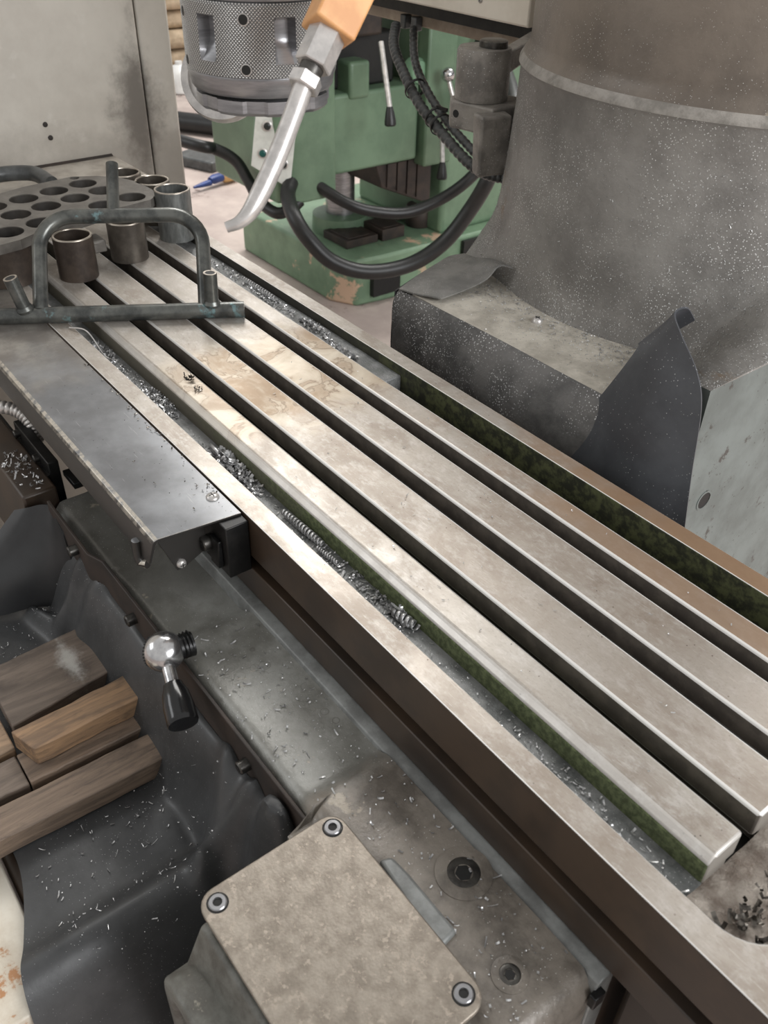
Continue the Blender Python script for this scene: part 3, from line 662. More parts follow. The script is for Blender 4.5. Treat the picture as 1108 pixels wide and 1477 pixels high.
block('wooden_block', 'narrow dark wooden bar with a cracked side, under the orange-grained block', [(-0.6430, 0.1850), (-0.6070, 0.1835), (-0.6100, 0.0600), (-0.6500, 0.0600)], 0.702, 0.7235, 'wood_dark')
block('wooden_block', 'broken-off grey piece butting against the cracked narrow bar', [(-0.6515, 0.0585), (-0.6115, 0.0585), (-0.6160, -0.045), (-0.6560, -0.045)], 0.702, 0.7215, 'wood_grey')
block('wooden_block', 'short brown block with orange end grain, resting on the narrow bar', [(-0.6610, 0.1840), (-0.6250, 0.2040), (-0.6235, 0.0740), (-0.6575, 0.0630)], 0.7248, 0.7490, 'wood_brown', 0.0018)
block('wooden_block', 'wide flat grey-brown wooden slab with a white paint smear', [(-0.7780, 0.1925), (-0.6960, 0.2000), (-0.6800, 0.0690), (-0.7720, 0.0700)], 0.704, 0.7300, 'wood_smear')
block('wooden_block', 'pale brown wooden offcut beside the wide grey slab', [(-0.7150, 0.0625), (-0.6640, 0.0625), (-0.6600, -0.040), (-0.7150, -0.040)], 0.702, 0.7190, 'wood_pale')
b = MB(); b.box((-0.70, -0.16, 0.665), (-0.424, 0.010, 0.6835)); brd = tag(obj('painted_board', b, 'board', None, 0.002), 'dirty white board with brown stain, beyond the rubber sheet edge', 'board')
st = MB(); st.box((-0.66, -0.13, 0.0), (-0.46, -0.02, 0.665)); obj('board_stand', st, 'darkiron', brd)

# ================================================================== COLUMN
CX, CY = -0.674, 1.118
colm = thing('machine_column', 'massive grey cast column with flared round base, dusted with chips', 'column', (CX, CY, 0))
prof = [(0.284, 2.0), (0.289, 1.262), (0.2905, 1.2535), (0.2965, 1.2440), (0.3008, 1.2370), (0.3015, 1.2330), (0.2985, 1.2285), (0.2995, 1.18), (0.3040, 1.11), (0.3083, 1.06), (0.3115, 1.04), (0.3172, 1.0205), (0.3240, 1.005), (0.3332, 0.9906), (0.3430, 0.9780), (0.3543, 0.9676), (0.375, 0.959), (0.41, 0.953), (0.46, 0.950), (0.56, 0.948)]
def clampxy(x, y):
    x = min(x, -0.392); y = max(y, 0.704)
    x = max(x, -0.856 - 0.40*max(0.0, y-0.704)); x = max(x, -0.99); return x, min(y, 1.55)
NA = 160; rings = []
for r, z in prof:
    ring = []
    for i in range(NA):
        a = 2*math.pi*i/NA; ad = math.degrees(a)
        f = sm(1.20, 1.0, z)
        x, y = CX+r*math.cos(a), CY+r*math.sin(a)
        if z < 1.2: x, y = clampxy(x, y)
        kx = sm(-0.535, -0.425, x)
        sh = 0.095*kx*sm(1.05, 0.85, y)-0.032*sm(-0.87, -0.78, x)*(1-kx)*sm(1.0, 0.87, y)
        ring.append((x, y, z+sh*f))
    rings.append(ring)
def lathe_rings(rings):
    b = MB(); n = len(rings[0]); vs = [p for r in rings for p in r]; fs = []
    for k in range(len(rings)-1):
        for i in range(n):
            j = (i+1) % n; fs.append((k*n+i, k*n+j, (k+1)*n+j, (k+1)*n+i))
    return b.add(vs, fs)
up_r = rings[:4]; lip_r = rings[3:6]; lo_r = rings[5:]
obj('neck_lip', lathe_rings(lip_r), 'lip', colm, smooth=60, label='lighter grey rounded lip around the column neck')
b = lathe_rings(up_r); obj('round_neck', b, 'neck', colm, smooth=50)
b = lathe_rings(lo_r); obj('flared_base', b, 'column', colm, smooth=50)
skirt = [lo_r[-1], [(x, y, 0.0) for x, y, z in lo_r[-1]]]
b = lathe_rings(skirt); obj('painted_pedestal', b, 'column_side', colm, smooth=40)
b = MB(); b.box((-0.853, 0.7035, 0.55), (-0.50, 0.90, 0.979)); obj('way_block', b, 'column', colm, 0.003)
hx = MB(); hx.lathe([(0.012, -0.004), (0.0125, 0.0006), (0.010, 0.0008), (0.0095, -0.003)], 24, frame((-0.392, 0.752, 0.893), (1, 0, 0)), close=True); obj('hole_rim', hx, 'column_side', colm)
hx = MB(); hx.lathe([(0.0098, -0.002), (0.0098, 0.0003)], 24, frame((-0.392, 0.752, 0.893), (1, 0, 0))); obj('drain_hole', hx, 'socket', colm, smooth=0)
for (pz, px_) in ((-0.905, 1.105), (-0.900, 1.085)): pass

cp_ = thing('cover_plate', 'flat dusty grey plate screwed on top of the column ways', 'plate', (-0.67, 0.77, 0.98))
b = MB(); edge = [(-0.835, 0.7005), (-0.745, 0.6985), (-0.738, 0.7005), (-0.65, 0.6990), (-0.58, 0.7005), (-0.555, 0.6980), (-0.50, 0.7000), (-0.535, 0.80), (-0.575, 0.838), (-0.64, 0.842), (-0.76, 0.842), (-0.83, 0.835)]
b.prism(edge, 'z', 0.9790, 0.9835); obj('plate_sheet', b, 'plate', cp_, 0.0008)
pan_screw(cp_, (-0.6805, 0.7735, 0.9835), (0, 0, 1), 0.0068, 0.006, 'bright_dull')

# mats on the ways
rows = [[(-0.858, 0.698, 0.980), (-0.80, 0.698, 0.9835), (-0.72, 0.697, 0.986), (-0.64, 0.697, 0.987), (-0.56, 0.697, 0.987), (-0.495, 0.698, 0.987)],
        [(-0.862, 0.692, 0.962), (-0.80, 0.690, 0.968), (-0.72, 0.687, 0.968), (-0.64, 0.685, 0.968), (-0.56, 0.685, 0.966), (-0.495, 0.688, 0.966)],
        [(-0.860, 0.690, 0.92), (-0.80, 0.684, 0.925), (-0.72, 0.678, 0.925), (-0.64, 0.674, 0.925), (-0.56, 0.674, 0.925), (-0.495, 0.680, 0.925)],
        [(-0.856, 0.689, 0.84), (-0.80, 0.682, 0.84), (-0.72, 0.675, 0.84), (-0.64, 0.670, 0.84), (-0.56, 0.670, 0.84), (-0.495, 0.676, 0.84)]]
b = MB(); b.grid(fillgrid(rows, 6, 6)[::-1], 0.002)
tag(obj('dusty_mat', b, 'rubber_dust', smooth=60), 'chip-dusted dark mat hanging from the edge of the column cover plate', 'rubber mat')
rows = [[(-0.858, 0.697, 0.9805), (-0.828, 0.698, 0.985), (-0.806, 0.704, 0.988), (-0.790, 0.712, 0.9885)],
        [(-0.872, 0.745, 0.986), (-0.840, 0.745, 0.989), (-0.812, 0.748, 0.991), (-0.788, 0.754, 0.992)],
        [(-0.885, 0.785, 0.987), (-0.850, 0.785, 0.990), (-0.818, 0.785, 0.994), (-0.784, 0.783, 1.000)],
        [(-0.893, 0.815, 0.988), (-0.860, 0.815, 0.992), (-0.822, 0.812, 1.002), (-0.782, 0.802, 1.014)],
        [(-0.885, 0.835, 0.990), (-0.855, 0.830, 0.995), (-0.818, 0.825, 1.006), (-0.770, 0.815, 1.012)]]
b = MB(); b.grid(fillgrid(rows, 6, 6), 0.002)
tag(obj('mat_flap', b, 'rubber_grey', smooth=60), 'grey rubber flap folded over the corner of the column ways, one edge curled up', 'rubber mat')
rows = [[(-0.860, 0.690, 0.840), (-0.8615, 0.690, 0.92), (-0.860, 0.6935, 0.980)],
        [(-0.866, 0.715, 0.840), (-0.868, 0.715, 0.92), (-0.868, 0.720, 0.982)],
        [(-0.876, 0.750, 0.840), (-0.878, 0.750, 0.92), (-0.878, 0.752, 0.984)]]
b = MB(); b.grid(fillgrid(rows, 5, 5), 0.002)
tag(obj('rubber_strip', b, 'rubber_clean', smooth=60), 'black rubber strip hanging down the end of the column ways', 'rubber mat')
rows = [[(-0.500, 0.735, 1.030), (-0.482, 0.748, 1.050), (-0.456, 0.752, 1.078)],
        [(-0.4935, 0.722, 1.044), (-0.478, 0.734, 1.068), (-0.4575, 0.736, 1.094)],
        [(-0.4860, 0.712, 1.046), (-0.470, 0.718, 1.070), (-0.4585, 0.720, 1.0925)],
        [(-0.4900, 0.703, 1.028), (-0.462, 0.700, 1.056), (-0.438, 0.705, 1.084)],
        [(-0.5050, 0.697, 0.992), (-0.4450, 0.686, 1.030), (-0.405, 0.695, 1.060)],
        [(-0.5230, 0.690, 0.950), (-0.4400, 0.675, 0.985), (-0.388, 0.690, 1.030)],
        [(-0.5400, 0.680, 0.910), (-0.4360, 0.668, 0.925), (-0.3780, 0.688, 0.960)],
        [(-0.5480, 0.672, 0.860), (-0.4350, 0.664, 0.865), (-0.3660, 0.687, 0.880)]]
b = MB(); b.grid(fillgrid(rows, 6, 10)[::-1], 0.002)
tag(obj('rubber_flap', b, 'rubber_blue', smooth=60), 'large blue-black rubber flap with a rolled top hanging in front of the column', 'rubber mat')

# hinge bracket and electric box beside the column
hb = thing('hinge_bracket', 'dusty cast hinge bracket with round knuckle beside the column', 'bracket', (-0.981, 0.933, 1.08))
b = MB(); b.lathe([(0.037, 1.165), (0.0375, 1.169), (0.0375, 1.226), (0.0355, 1.230), (0.003, 1.231)], 36, Matrix.Translation((-0.981, 0.933, 0))); obj('knuckle', b, 'cast', hb)
b = MB(); b.lathe([(0.0195, 1.230), (0.0195, 1.238), (0.017, 1.2395), (0.001, 1.2398)], 24, Matrix.Translation((-0.973, 0.941, 0))); obj('pin_head', b, 'screw', hb)
b = MB(); b.prism([(-1.018, 0.908), (-0.998, 0.892), (-0.926, 0.905), (-0.926, 0.965), (-0.955, 0.990), (-1.009, 0.970), (-1.020, 0.938)], 'z', 1.128, 1.1645); obj('hinge_lug', b, 'cast', hb, 0.003, 3)
b = MB(); b.lathe([(0.0052, -0.002), (0.0052, 0.0006)], 16, frame((-0.988, 0.8942, 1.148), (0.18, -0.98, 0))); obj('lug_hole', b, 'socket', hb, smooth=0)
b = MB(); b.hexa([(-0.946, 0.893, 1.078), (-0.922, 0.883, 1.078), (-0.909, 0.930, 1.078), (-0.931, 0.940, 1.078), (-0.943, 0.884, 1.160), (-0.914, 0.874, 1.160), (-0.900, 0.918, 1.160), (-0.927, 0.930, 1.160)]); obj('stop_block', b, 'cast', hb, 0.004, 3)
b = MB(); b.hexa([(-0.979, 0.956, 1.194), (-0.952, 0.943, 1.194), (-1.00, 1.08, 1.215), (-1.03, 1.08, 1.215), (-0.979, 0.956, 1.224), (-0.952, 0.943, 1.224), (-1.00, 1.08, 1.236), (-1.03, 1.08, 1.236)]); obj('swing_arm', b, 'cast', hb, 0.003)
eb = thing('electric_box', 'cream enamelled cabinet hung beside the column above the hinge bracket', 'cabinet', (-1.35, 1.25, 1.238))
b = MB(); b.box((-1.72, 1.052, 1.238), (-1.02, 1.42, 1.95)); obj('box_shell', b, 'cream', eb, 0.003)
b = MB(); b.box((-1.72, 1.075, 1.218), (-1.02, 1.40, 1.238)); obj('shadow_gap', b, 'black_steel', eb)  # black slab standing in for the shade between shell and tray
b = MB(); b.prism([(1.10, 1.196), (1.40, 1.170), (1.40, 1.218), (1.10, 1.218)], 'x', -1.72, -1.08); obj('lower_tray', b, 'cream_dirty', eb, 0.002)
pan_screw(eb, (-1.1245, 1.052, 1.262), (0, -1, 0), 0.0045, 0.003)
for x in (-1.36, -1.33): 
    b = MB(); b.box((x, 1.085, 1.190), (x+0.014, 1.10, 1.212)); obj('cable_gland', b, 'conduit', eb, 0.002)

# corrugated conduits
c1 = [(-1.3381, 1.06, 1.200), (-1.3047, 1.03, 1.176), (-1.2528, 1.01, 1.1465), (-1.1836, 0.99, 1.1118), (-1.1086, 0.98, 1.0814), (-1.0289, 0.97, 1.0565), (-0.985, 0.985, 1.047), (-0.965, 1.03, 1.045)]
c2 = [(-1.3212, 1.085, 1.195), (-1.2658, 1.045, 1.158), (-1.1968, 1.015, 1.1279), (-1.1249, 1.0, 1.0961), (-1.053, 0.99, 1.0716), (-1.00, 0.990, 1.052), (-0.985, 1.035, 1.042)]
for c, lab, r in ((c1, 'thicker ribbed black conduit drooping from the cream cabinet', 0.0085), (c2, 'thinner ribbed black conduit tied along the thicker one', 0.0068)):
    p = catmull(c, 34); b = MB(); b.tube(p, r, 12, True, lambda i, r=r: r*(0.86+0.2*abs(math.sin(i*0.62))))
    tag(obj('ribbed_conduit', b, 'conduit'), lab, 'conduit')
for (x, y, z, ax, l2) in ((-1.212, 1.004, 1.128, (1, -0.2, -0.55), 'upper'), (-1.145, 0.993, 1.099, (1, -0.2, -0.45), 'middle'), (-1.128, 0.990, 1.092, (1, -0.2, -0.42), 'lower')):
    b = MB(); b.lathe([(0.0185, -0.0022), (0.0192, 0), (0.0185, 0.0022), (0.0172, 0.0022), (0.0172, -0.0022)], 20, frame((x, y, z), ax), close=True)
    b.box((x+0.004, y-0.004, z+0.014), (x+0.030, y-0.001, z+0.019)) if l2 == 'middle' else None
    tag(obj('cable_tie', b, 'cable'), 'black cable tie around the ribbed conduits, %s of three' % l2, 'cable tie')

# ================================================================== SPINDLE NOSE
SX, SY = -0.671, 0.397
sp = thing('spindle_chuck', 'knurled steel spindle chuck with slots and round holes', 'chuck', (SX, SY, 1.284))
RK = 0.059
b = MB()
# knurled sleeve with real pockets: rings of quads, pocket quads pushed in
NA = 180; zs = [1.3095, 1.3105, 1.3195, 1.3235, 1.3275, 1.3315, 1.3355, 1.3395, 1.3435, 1.3475, 1.3500, 1.3570, 1.3590]
a_front = math.atan2(-SY, -SX)
def pocket(ad, z):
    for k in range(6):
        c = 18+60*k; d = ((ad-c+180) % 360)-180
        if abs(d) < 6.2 and 1.3220 < z < 1.3490: return True
    return False
vs = []; fs = []
for z in zs:
    for i in range(NA):
        a = a_front+2*math.pi*i/NA; r = RK if 1.31 < z < 1.358 else RK-0.0012
        if pocket(i*2.0, z): r = RK-0.0095+0.0065*sm(1.334, 1.3225, z)
        vs.append((SX+r*math.cos(a), SY+r*math.sin(a), z))
fs_k = []; fs_p = []
for k in range(len(zs)-1):
    for i in range(NA):
        j = (i+1) % NA; f = (k*NA+i, k*NA+j, (k+1)*NA+j, (k+1)*NA+i)
        rr = [math.hypot(vs[q][0]-SX, vs[q][1]-SY) for q in f]
        (fs_p if min(rr) < RK-0.002 else fs_k).append(f)
b1 = MB(); b1.add(vs, fs_k)
sl = obj('knurled_sleeve', b1, 'knurl', sp, smooth=30)
obs_ = [sl]
for k in range(6):
    def in_slot(f):
        i_ = f[0] % NA; d = ((i_*2.0+1-(18+60*k)+180) % 360)-180; return abs(d) < 12
    b2 = MB(); b2.add(vs, [f for f in fs_p if in_slot(f)]); obs_.append(obj('spanner_slot', b2, 'ring_steel', sl, smooth=30))
for ob_ in obs_:
    bm = bmesh.new(); bm.from_mesh(ob_.data); bmesh.ops.delete(bm, geom=[v for v in bm.verts if not v.link_faces], context='VERTS'); bm.to_mesh(ob_.data); bm.free()
for k in range(6):
    for z in (1.3488, 1.3160):
        a = a_front+math.radians(-11.5+60*k); dr = Vector((math.cos(a), math.sin(a), 0))
        m = frame(Vector((SX, SY, z))+dr*RK, dr)
        h = MB(); h.lathe([(0.0042, -0.0006), (0.0042, 0.0002), (0.0034, 0.0003), (0.0034, -0.003)], 20, m, close=True); rg = obj('hole_rim', h, 'bright_dull', sl)
        h = MB(); h.lathe([(0.0035, -0.003), (0.0035, 0.00035)], 20, m); obj('pin_hole', h, 'socket', sl, smooth=0)
mz = Matrix.Translation((SX, SY, 0))
b = MB(); b.lathe([(0.030, 1.359), (0.0565, 1.359), (0.0575, 1.362), (0.0575, 1.40), (0.05, 1.41), (0.05, 1.75)], 64, mz); obj('upper_ring', b, 'ring_steel', sp)
b = MB(); b.lathe([(0.030, 1.2955), (0.0545, 1.2955), (0.0560, 1.2975), (0.0572, 1.3045), (0.0585, 1.3075), (0.0582, 1.3098), (0.030, 1.3098)], 64, mz); obj('smooth_ring', b, 'ring_steel', sp)
b = MB(); b.lathe([(0.028, 1.2915), (0.047, 1.2915), (0.047, 1.2957), (0.028, 1.2957)], 48, mz); obj('dark_gap', b, 'socket', sp)
ringv = []; NB_ = 120
b = MB()
for z in (1.2815, 1.2840, 1.2925):
    for i in range(NB_):
        ad = i*3.0; a = a_front+math.radians(ad); d = ((ad+8+22.5) % 45)-22.5
        r = 0.0530 if z > 1.282 else 0.0505
        if abs(d) < 9: r -= 0.0022
        ringv.append((SX+r*math.cos(a), SY+r*math.sin(a), z))
ff = [(k*NB_+i, k*NB_+(i+1) % NB_, (k+1)*NB_+(i+1) % NB_, (k+1)*NB_+i) for k in range(2) for i in range(NB_)]
ff += [tuple(reversed(range(NB_))), tuple(range(2*NB_, 3*NB_))]
b.add(ringv, ff); obj('notched_nut', b, 'ring_steel', sp, smooth=30)
hr = frame((-0.7793, 0.4199, 1.2785), (0.62, -0.62, 0.48))
b = MB(); b.lathe([(0.0310, -0.006), (0.0375, -0.006), (0.0385, 0.0), (0.0375, 0.006), (0.0310, 0.006)], 48, hr, close=True); b.lathe([(0.004, -0.004), (0.0315, -0.004), (0.0315, 0.001), (0.004, 0.001)], 40, hr)
obj('side_flange', b, 'bright_dull', sp)
b = MB(); b.lathe([(0.05, 1.74), (0.09, 1.76), (0.10, 1.95), (0.06, 1.95)], 40, mz); obj('head_stub', b, 'ring_steel', sp)
hd = MB(); hd.box((SX-0.10, SY-0.10, 1.95), (SX+0.10, 0.86, 2.08)); obj('head_arm', hd, 'column_side', colm, 0.02)

# ================================================================== COOLANT NOZZLE
def D(p): return Vector(p)
cn = thing('coolant_nozzle', 'coolant nozzle with orange block, hex nuts and bent steel tube beside the chuck', 'nozzle', (-0.5152, 0.273, 1.25))
n0, n1 = Vector((-0.5428, 0.3895, 1.3790)), Vector((-0.5363, 0.3608, 1.3436))
ax = (Vector((-0.5299, 0.3429, 1.3225))-Vector((-0.5405, 0.3779, 1.3619))).normalized()
c0 = Vector((-0.5405, 0.3779, 1.3619))
fr_ = frame(c0, ax)
def hexn(r, a, b_, rot=0.0, ch=0.0008):
    m = MB(); v = []
    for rr, t in ((r-ch, a), (r, a+ch), (r, b_-ch), (r-ch, b_)):
        v.append([fr_ @ Vector((rr*math.cos(rot+math.pi/3*i), rr*math.sin(rot+math.pi/3*i), t)) for i in range(6)])
    return lathe_rings(v) if False else _hex(v)
def _hex(v):
    m = MB(); vs = [p for r in v for p in r]; fs = [tuple(reversed(range(6))), tuple(range(18, 24))]
    for k in range(3):
        for i in range(6): fs.append((k*6+i, k*6+(i+1) % 6, (k+1)*6+(i+1) % 6, (k+1)*6+i))
    return m.add(vs, fs)
obj('hex_body', hexn(0.0125, 0.0135, 0.038, 0.35), 'bright_dull', cn, smooth=25)
b = MB(); b.lathe([(0.008, 0.036), (0.008, 0.0475)], 24, fr_); obj('thread_neck', b, 'screw', cn)
obj('lock_nut', hexn(0.0110, 0.0445, 0.0535, 0.1), 'bright_dull', cn, smooth=25)
def blockp(t, w): return [fr_ @ Vector((sx*w, sy*w, t)) for sx, sy in ((-1, -1), (1, -1), (1, 1), (-1, 1))]
q0 = [Vector((0, 0, 0))]
rot = Matrix.Rotation(0.62, 4, 'Z')
b = MB(); b.hexa([fr_ @ (rot @ Vector((sx*w, sy*w, t))) for t, w in ((-0.10, 0.0165), (0.0145, 0.0150)) for sx, sy in ((-1, -1), (1, -1), (1, 1), (-1, 1))]); obj('orange_block', b, 'orange', cn, 0.002, 3, label='orange-tan resin block')
tp = catmull([fr_ @ Vector((0, 0, 0.050)), (-0.5210, 0.3219, 1.2962), (-0.5162, 0.3085, 1.2805), (-0.5132, 0.2975, 1.2680), (-0.5112, 0.2875, 1.2580), (-0.5120, 0.2790, 1.2520), (-0.5158, 0.2715, 1.2490)], 7)
NT = len(tp)
b = MB(); b.tube(tp, 0.006, 18, True, lambda i: 0.0066-0.0030*sm(NT*0.45, NT-1, i)); obj('bent_tube', b, 'bright_dull', cn)
hose = catmull([fr_ @ Vector((0, 0, -0.098)), fr_ @ Vector((0, 0, -0.16)), (-0.62, 0.52, 1.62), (-0.66, 0.62, 1.86), (-0.67, 0.70, 1.955)], 8)
b = MB(); b.tube(hose, 0.008, 12); obj('supply_hose', b, 'cable', cn)

# ================================================================== FIXTURE PLATE with bored holes
fx = thing('bored_fixture_plate', 'thick grey plate with rows of round holes on a drum, standing on the table', 'fixture', (-1.33, 0.41, T))
zt, zb = 1.0150, 1.0020
holes = []
for k in range(4): holes.append((-1.395+0.0105*k, 0.492-0.050*k))
for k in range(4): holes.append((-1.3473+0.0115*k, 0.5036-0.0482*k))
for k in range(5): holes.append((-1.2945+0.0110*k, 0.5265-0.0500*k))
outl = [(-1.212, 0.235), (-1.2085, 0.270), (-1.2085, 0.300), (-1.213, 0.330), (-1.224, 0.352), (-1.2345, 0.375), (-1.2395, 0.400), (-1.246, 0.430), (-1.2575, 0.470), (-1.2625, 0.510), (-1.268, 0.545), (-1.283, 0.562), (-1.310, 0.568), (-1.360, 0.565), (-1.395, 0.550), (-1.420, 0.525), (-1.437, 0.490), (-1.428, 0.410), (-1.416, 0.370), (-1.400, 0.290), (-1.385, 0.235)]
bm = bmesh.new()
def ring_edges(pts):
    v = [bm.verts.new((x, y, zt)) for x, y in pts]; return [bm.edges.new((v[i], v[(i+1) % len(v)])) for i in range(len(v))]
ed = ring_edges(outl); RH = 0.0212
for hx_, hy in holes: ed += ring_edges([(hx_+RH*math.cos(2*math.pi*i/24), hy+RH*math.sin(2*math.pi*i/24)) for i in range(24)])
ed += ring_edges([(-1.428+0.0075*math.cos(2*math.pi*i/14), 0.492+0.0075*math.sin(2*math.pi*i/14)) for i in range(14)])
res = bmesh.ops.triangle_fill(bm, use_beauty=True, use_dissolve=False, edges=ed)
def inside_hole(c):
    return any((c.x-h[0])**2+(c.y-h[1])**2 < (RH*0.9)**2 for h in holes) or (c.x+1.428)**2+(c.y-0.492)**2 < 0.006**2
bmesh.ops.delete(bm, geom=[f for f in bm.faces if inside_hole(f.calc_center_median())], context='FACES')
geo = bmesh.ops.extrude_face_region(bm, geom=bm.faces[:])
for v in [g for g in geo['geom'] if isinstance(g, bmesh.types.BMVert)]: v.co.z = zb
bmesh.ops.recalc_face_normals(bm, faces=bm.faces)
me = bpy.data.meshes.new('top_plate'); bm.to_mesh(me); bm.free(); me.materials.append(MT['fixture'])
o = bpy.data.objects.new('top_plate', me); COL.objects.link(o); o.parent = fx; o.matrix_parent_inverse = Matrix.Translation(-base_of(fx))
for hx_, hy in holes:
    b = MB(); b.lathe([(RH-0.0005, zb), (RH-0.0005, zt-0.0012), (RH+0.0002, zt-0.0012), (RH+0.0002, zb)], 24, Matrix.Translation((hx_, hy, 0)), close=True)
    obj('bore_sleeve', b, 'bore', fx)
b = MB(); b.lathe([(0.035, T), (0.0365, T+0.001), (0.0365, zb), (0.033, zb), (0.033, T)], 48, Matrix.Translation((-1.250, 0.316, 0)), close=True); obj('drum', b, 'collar_dark', fx)
b = MB(); b.box((-1.262, 0.428, 0.968), (-1.228, 0.452, 0.985)); obj('side_stop', b, 'fixture', fx, 0.002)

# ================================================================== LOOSE TUBE COLLARS
def collar(x, y, h, mat, label, r=0.0270, w=0.0035):
    c = thing('tube_collar', label, 'tube', (x, y, T), 'loose tube collars')
    m = Matrix.Translation((x, y, T))
    b = MB(); b.lathe([(r-w, 0), (r-0.0006, 0), (r, 0.0008), (r, h-0.0008)], 48, m); 
    b = MB(); b.lathe([(r-w, 0.0), (r, 0.0), (r, h-0.0012), (r-w, h-0.0012)], 48, m, close=True); obj('tube_wall', b, mat, c)
    b = MB(); b.lathe([(r-w, h-0.0012), (r, h-0.0012), (r-0.0006, h), (r-w+0.0004, h)], 48, m, close=True); obj('cut_rim', b, 'cut_end', c)
collar(-1.2095, 0.3985, 0.0590, 'collar_dark', 'dark brown tube collar in front of the drilled plate, nearest the bent frame leg')
collar(-1.2335, 0.4865, 0.0570, 'collar', 'brown-grey tube collar standing on a slot beside the drilled plate')
collar(-1.2690, 0.5816, 0.075, 'collar_pale', 'tallest pale grey tube collar standing by the rear rail')
collar(-1.355, 0.5890, 0.065, 'collar', 'grey tube collar between the tallest one and the cabinet end')
collar(-1.448, 0.5820, 0.055, 'collar', 'tube collar farthest from the tallest one, against the plate corner')

# ================================================================== WELDED TUBE FRAME
wf = thing('welded_tube_stand', 'welded frame of bent blue-grey steel tube lying on the table', 'tube stand', (-1.04, 0.39, T))
f1 = Vector((-1.0914, 0.3001, 0.9605)); f2 = Vector((-0.9855, 0.4793, 0.9605)); e = (f2-f1).normalized(); nrm = Vector((-e.y, e.x, 0)); m0 = (f1+f2)/2
w = (nrm+Vector((0, 0, 1))).normalized(); R = 0.0102
def hollow_end(parent, p, axis, r):
    b = MB(); b.lathe([(r*0.72, -0.004), (r*0.72, 0.0006), (r*0.98, 0.0006), (r*0.98, -0.002)], 24, frame(p, axis), close=True); obj('tube_rim', b, 'cut_end', parent)
    b = MB(); b.lathe([(r*0.73, -0.004), (r*0.73, 0.0003)], 24, frame(p, axis)); obj('tube_bore', b, 'socket', parent, smooth=0)
lowa, lowb = m0-e*0.215, m0+e*0.153
b = MB(); b.tube([lowa, lowb], R, 24); bt = obj('base_tube', b, 'tubing', wf)
U = []
hw, hh, cr = 0.1035, 0.132, 0.042
U.append(m0-e*hw+w*0.006)
for i in range(9):
    a = math.pi-math.pi/2*i/8; U.append(m0-e*(hw-cr)+e*cr*math.cos(a)+w*(hh-cr+cr*math.sin(a)))
for i in range(9):
    a = math.pi/2-math.pi/2*i/8; U.append(m0+e*(hw-cr)+e*cr*math.cos(a)+w*(hh-cr+cr*math.sin(a)))
U.append(m0+e*hw+w*0.006)
b = MB(); b.tube(U, R*0.92, 24); obj('bent_tube', b, 'tubing', wf)
p0 = m0-e*0.0095+w*hh; b = MB(); b.tube([p0, p0+w*0.072], R*0.78, 20); obj('upright_tube', b, 'tubing', wf)
for s0, dirv, ln in ((-0.119, (Vector((0, 0, 1))-e*0.20-nrm*0.05), 0.052), (0.112, (Vector((0, 0, 1))+e*0.03+nrm*0.02), 0.050)):
    p0 = m0+e*s0; d_ = dirv.normalized(); b = MB(); b.tube([p0, p0+d_*ln], R*0.86, 24); st_ = obj('stub_tube', b, 'tubing', wf); hollow_end(st_, p0+d_*ln, d_, R*0.86)
    b = MB(); b.lathe([(R*0.98, 0.006), (R*1.12, 0.0095), (R*0.92, 0.014)], 24, frame(p0, d_)); obj('weld_bead', b, 'tubing', wf)

# ================================================================== GREY CABINET at the far end of the table
gc = thing('grey_cabinet', 'tall grey painted sheet-metal cabinet beyond the end of the table', 'cabinet', (-2.0, 0.5, 0))
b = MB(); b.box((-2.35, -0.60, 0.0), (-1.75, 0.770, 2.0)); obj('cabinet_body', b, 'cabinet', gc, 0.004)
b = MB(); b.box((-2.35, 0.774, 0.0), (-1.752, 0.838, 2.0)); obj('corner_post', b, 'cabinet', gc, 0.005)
b = MB(); b.box((-2.30, 0.768, 0.0), (-1.77, 0.776, 2.0)); obj('seam', b, 'socket', gc)
b = MB(); b.box((-1.75, 0.10, 0.930), (-1.60, 0.690, 0.9455)); obj('ledge', b, 'ledge', gc, 0.003)
b = MB(); b.prism([(-1.7495, 0.9455), (-1.744, 0.9455), (-1.7495, 0.9495)], 'y', 0.10, 0.685); obj('ledge_seal', b, 'darkiron', gc)
for y, z in ((0.572, 0.994), (0.567, 1.018)):
    b = MB(); b.lathe([(0.005, -0.001), (0.0045, 0.0015), (0.0005, 0.002)], 12, frame((-1.75, y, z), (1, 0, 0))); obj('rivet', b, 'darkiron', gc)
b = MB(); b.tube(catmull([(-1.56, 0.20, 0.972), (-1.60, 0.30, 0.972), (-1.640, 0.38, 0.972), (-1.655, 0.44, 0.972), (-1.63, 0.49, 0.972), (-1.57, 0.50, 0.968)], 8), 0.013, 14)
tag(obj('rubber_hose', b, 'conduit'), 'thick grey hose curving over the ledge behind the drilled plate', 'hose')

# ================================================================== GREEN MILLING MACHINE in the background
gm = thing('green_machine', 'green milling machine with chipped base standing behind the table', 'machine', (-2.95, 2.2, 0))
b = MB(); b.prism([(-3.36, 1.845), (-2.70, 1.845), (-2.60, 1.90), (-2.585, 2.02), (-2.56, 2.9), (-3.36, 2.9)], 'z', 0.0, 0.185); obj('machine_base', b, 'green_chip', gm, 0.012, 3, label='pale green cast base with chipped paint')
b = MB(); b.box((-2.72, 1.96, 0.035), (-2.5675, 2.09, 0.135)); obj('base_recess', b, 'socket', gm)
b = MB(); b.box((-2.545-0.02, 2.40, 0.06), (-2.550, 2.62, 0.17)); obj('base_opening', b, 'socket', gm)
b = MB(); b.lathe([(0.115, 0.185), (0.112, 0.245), (0.09, 0.250), (0.001, 0.250)], 36, Matrix.Translation((-2.93, 2.06, 0))); obj('screw_flange', b, 'green', gm)
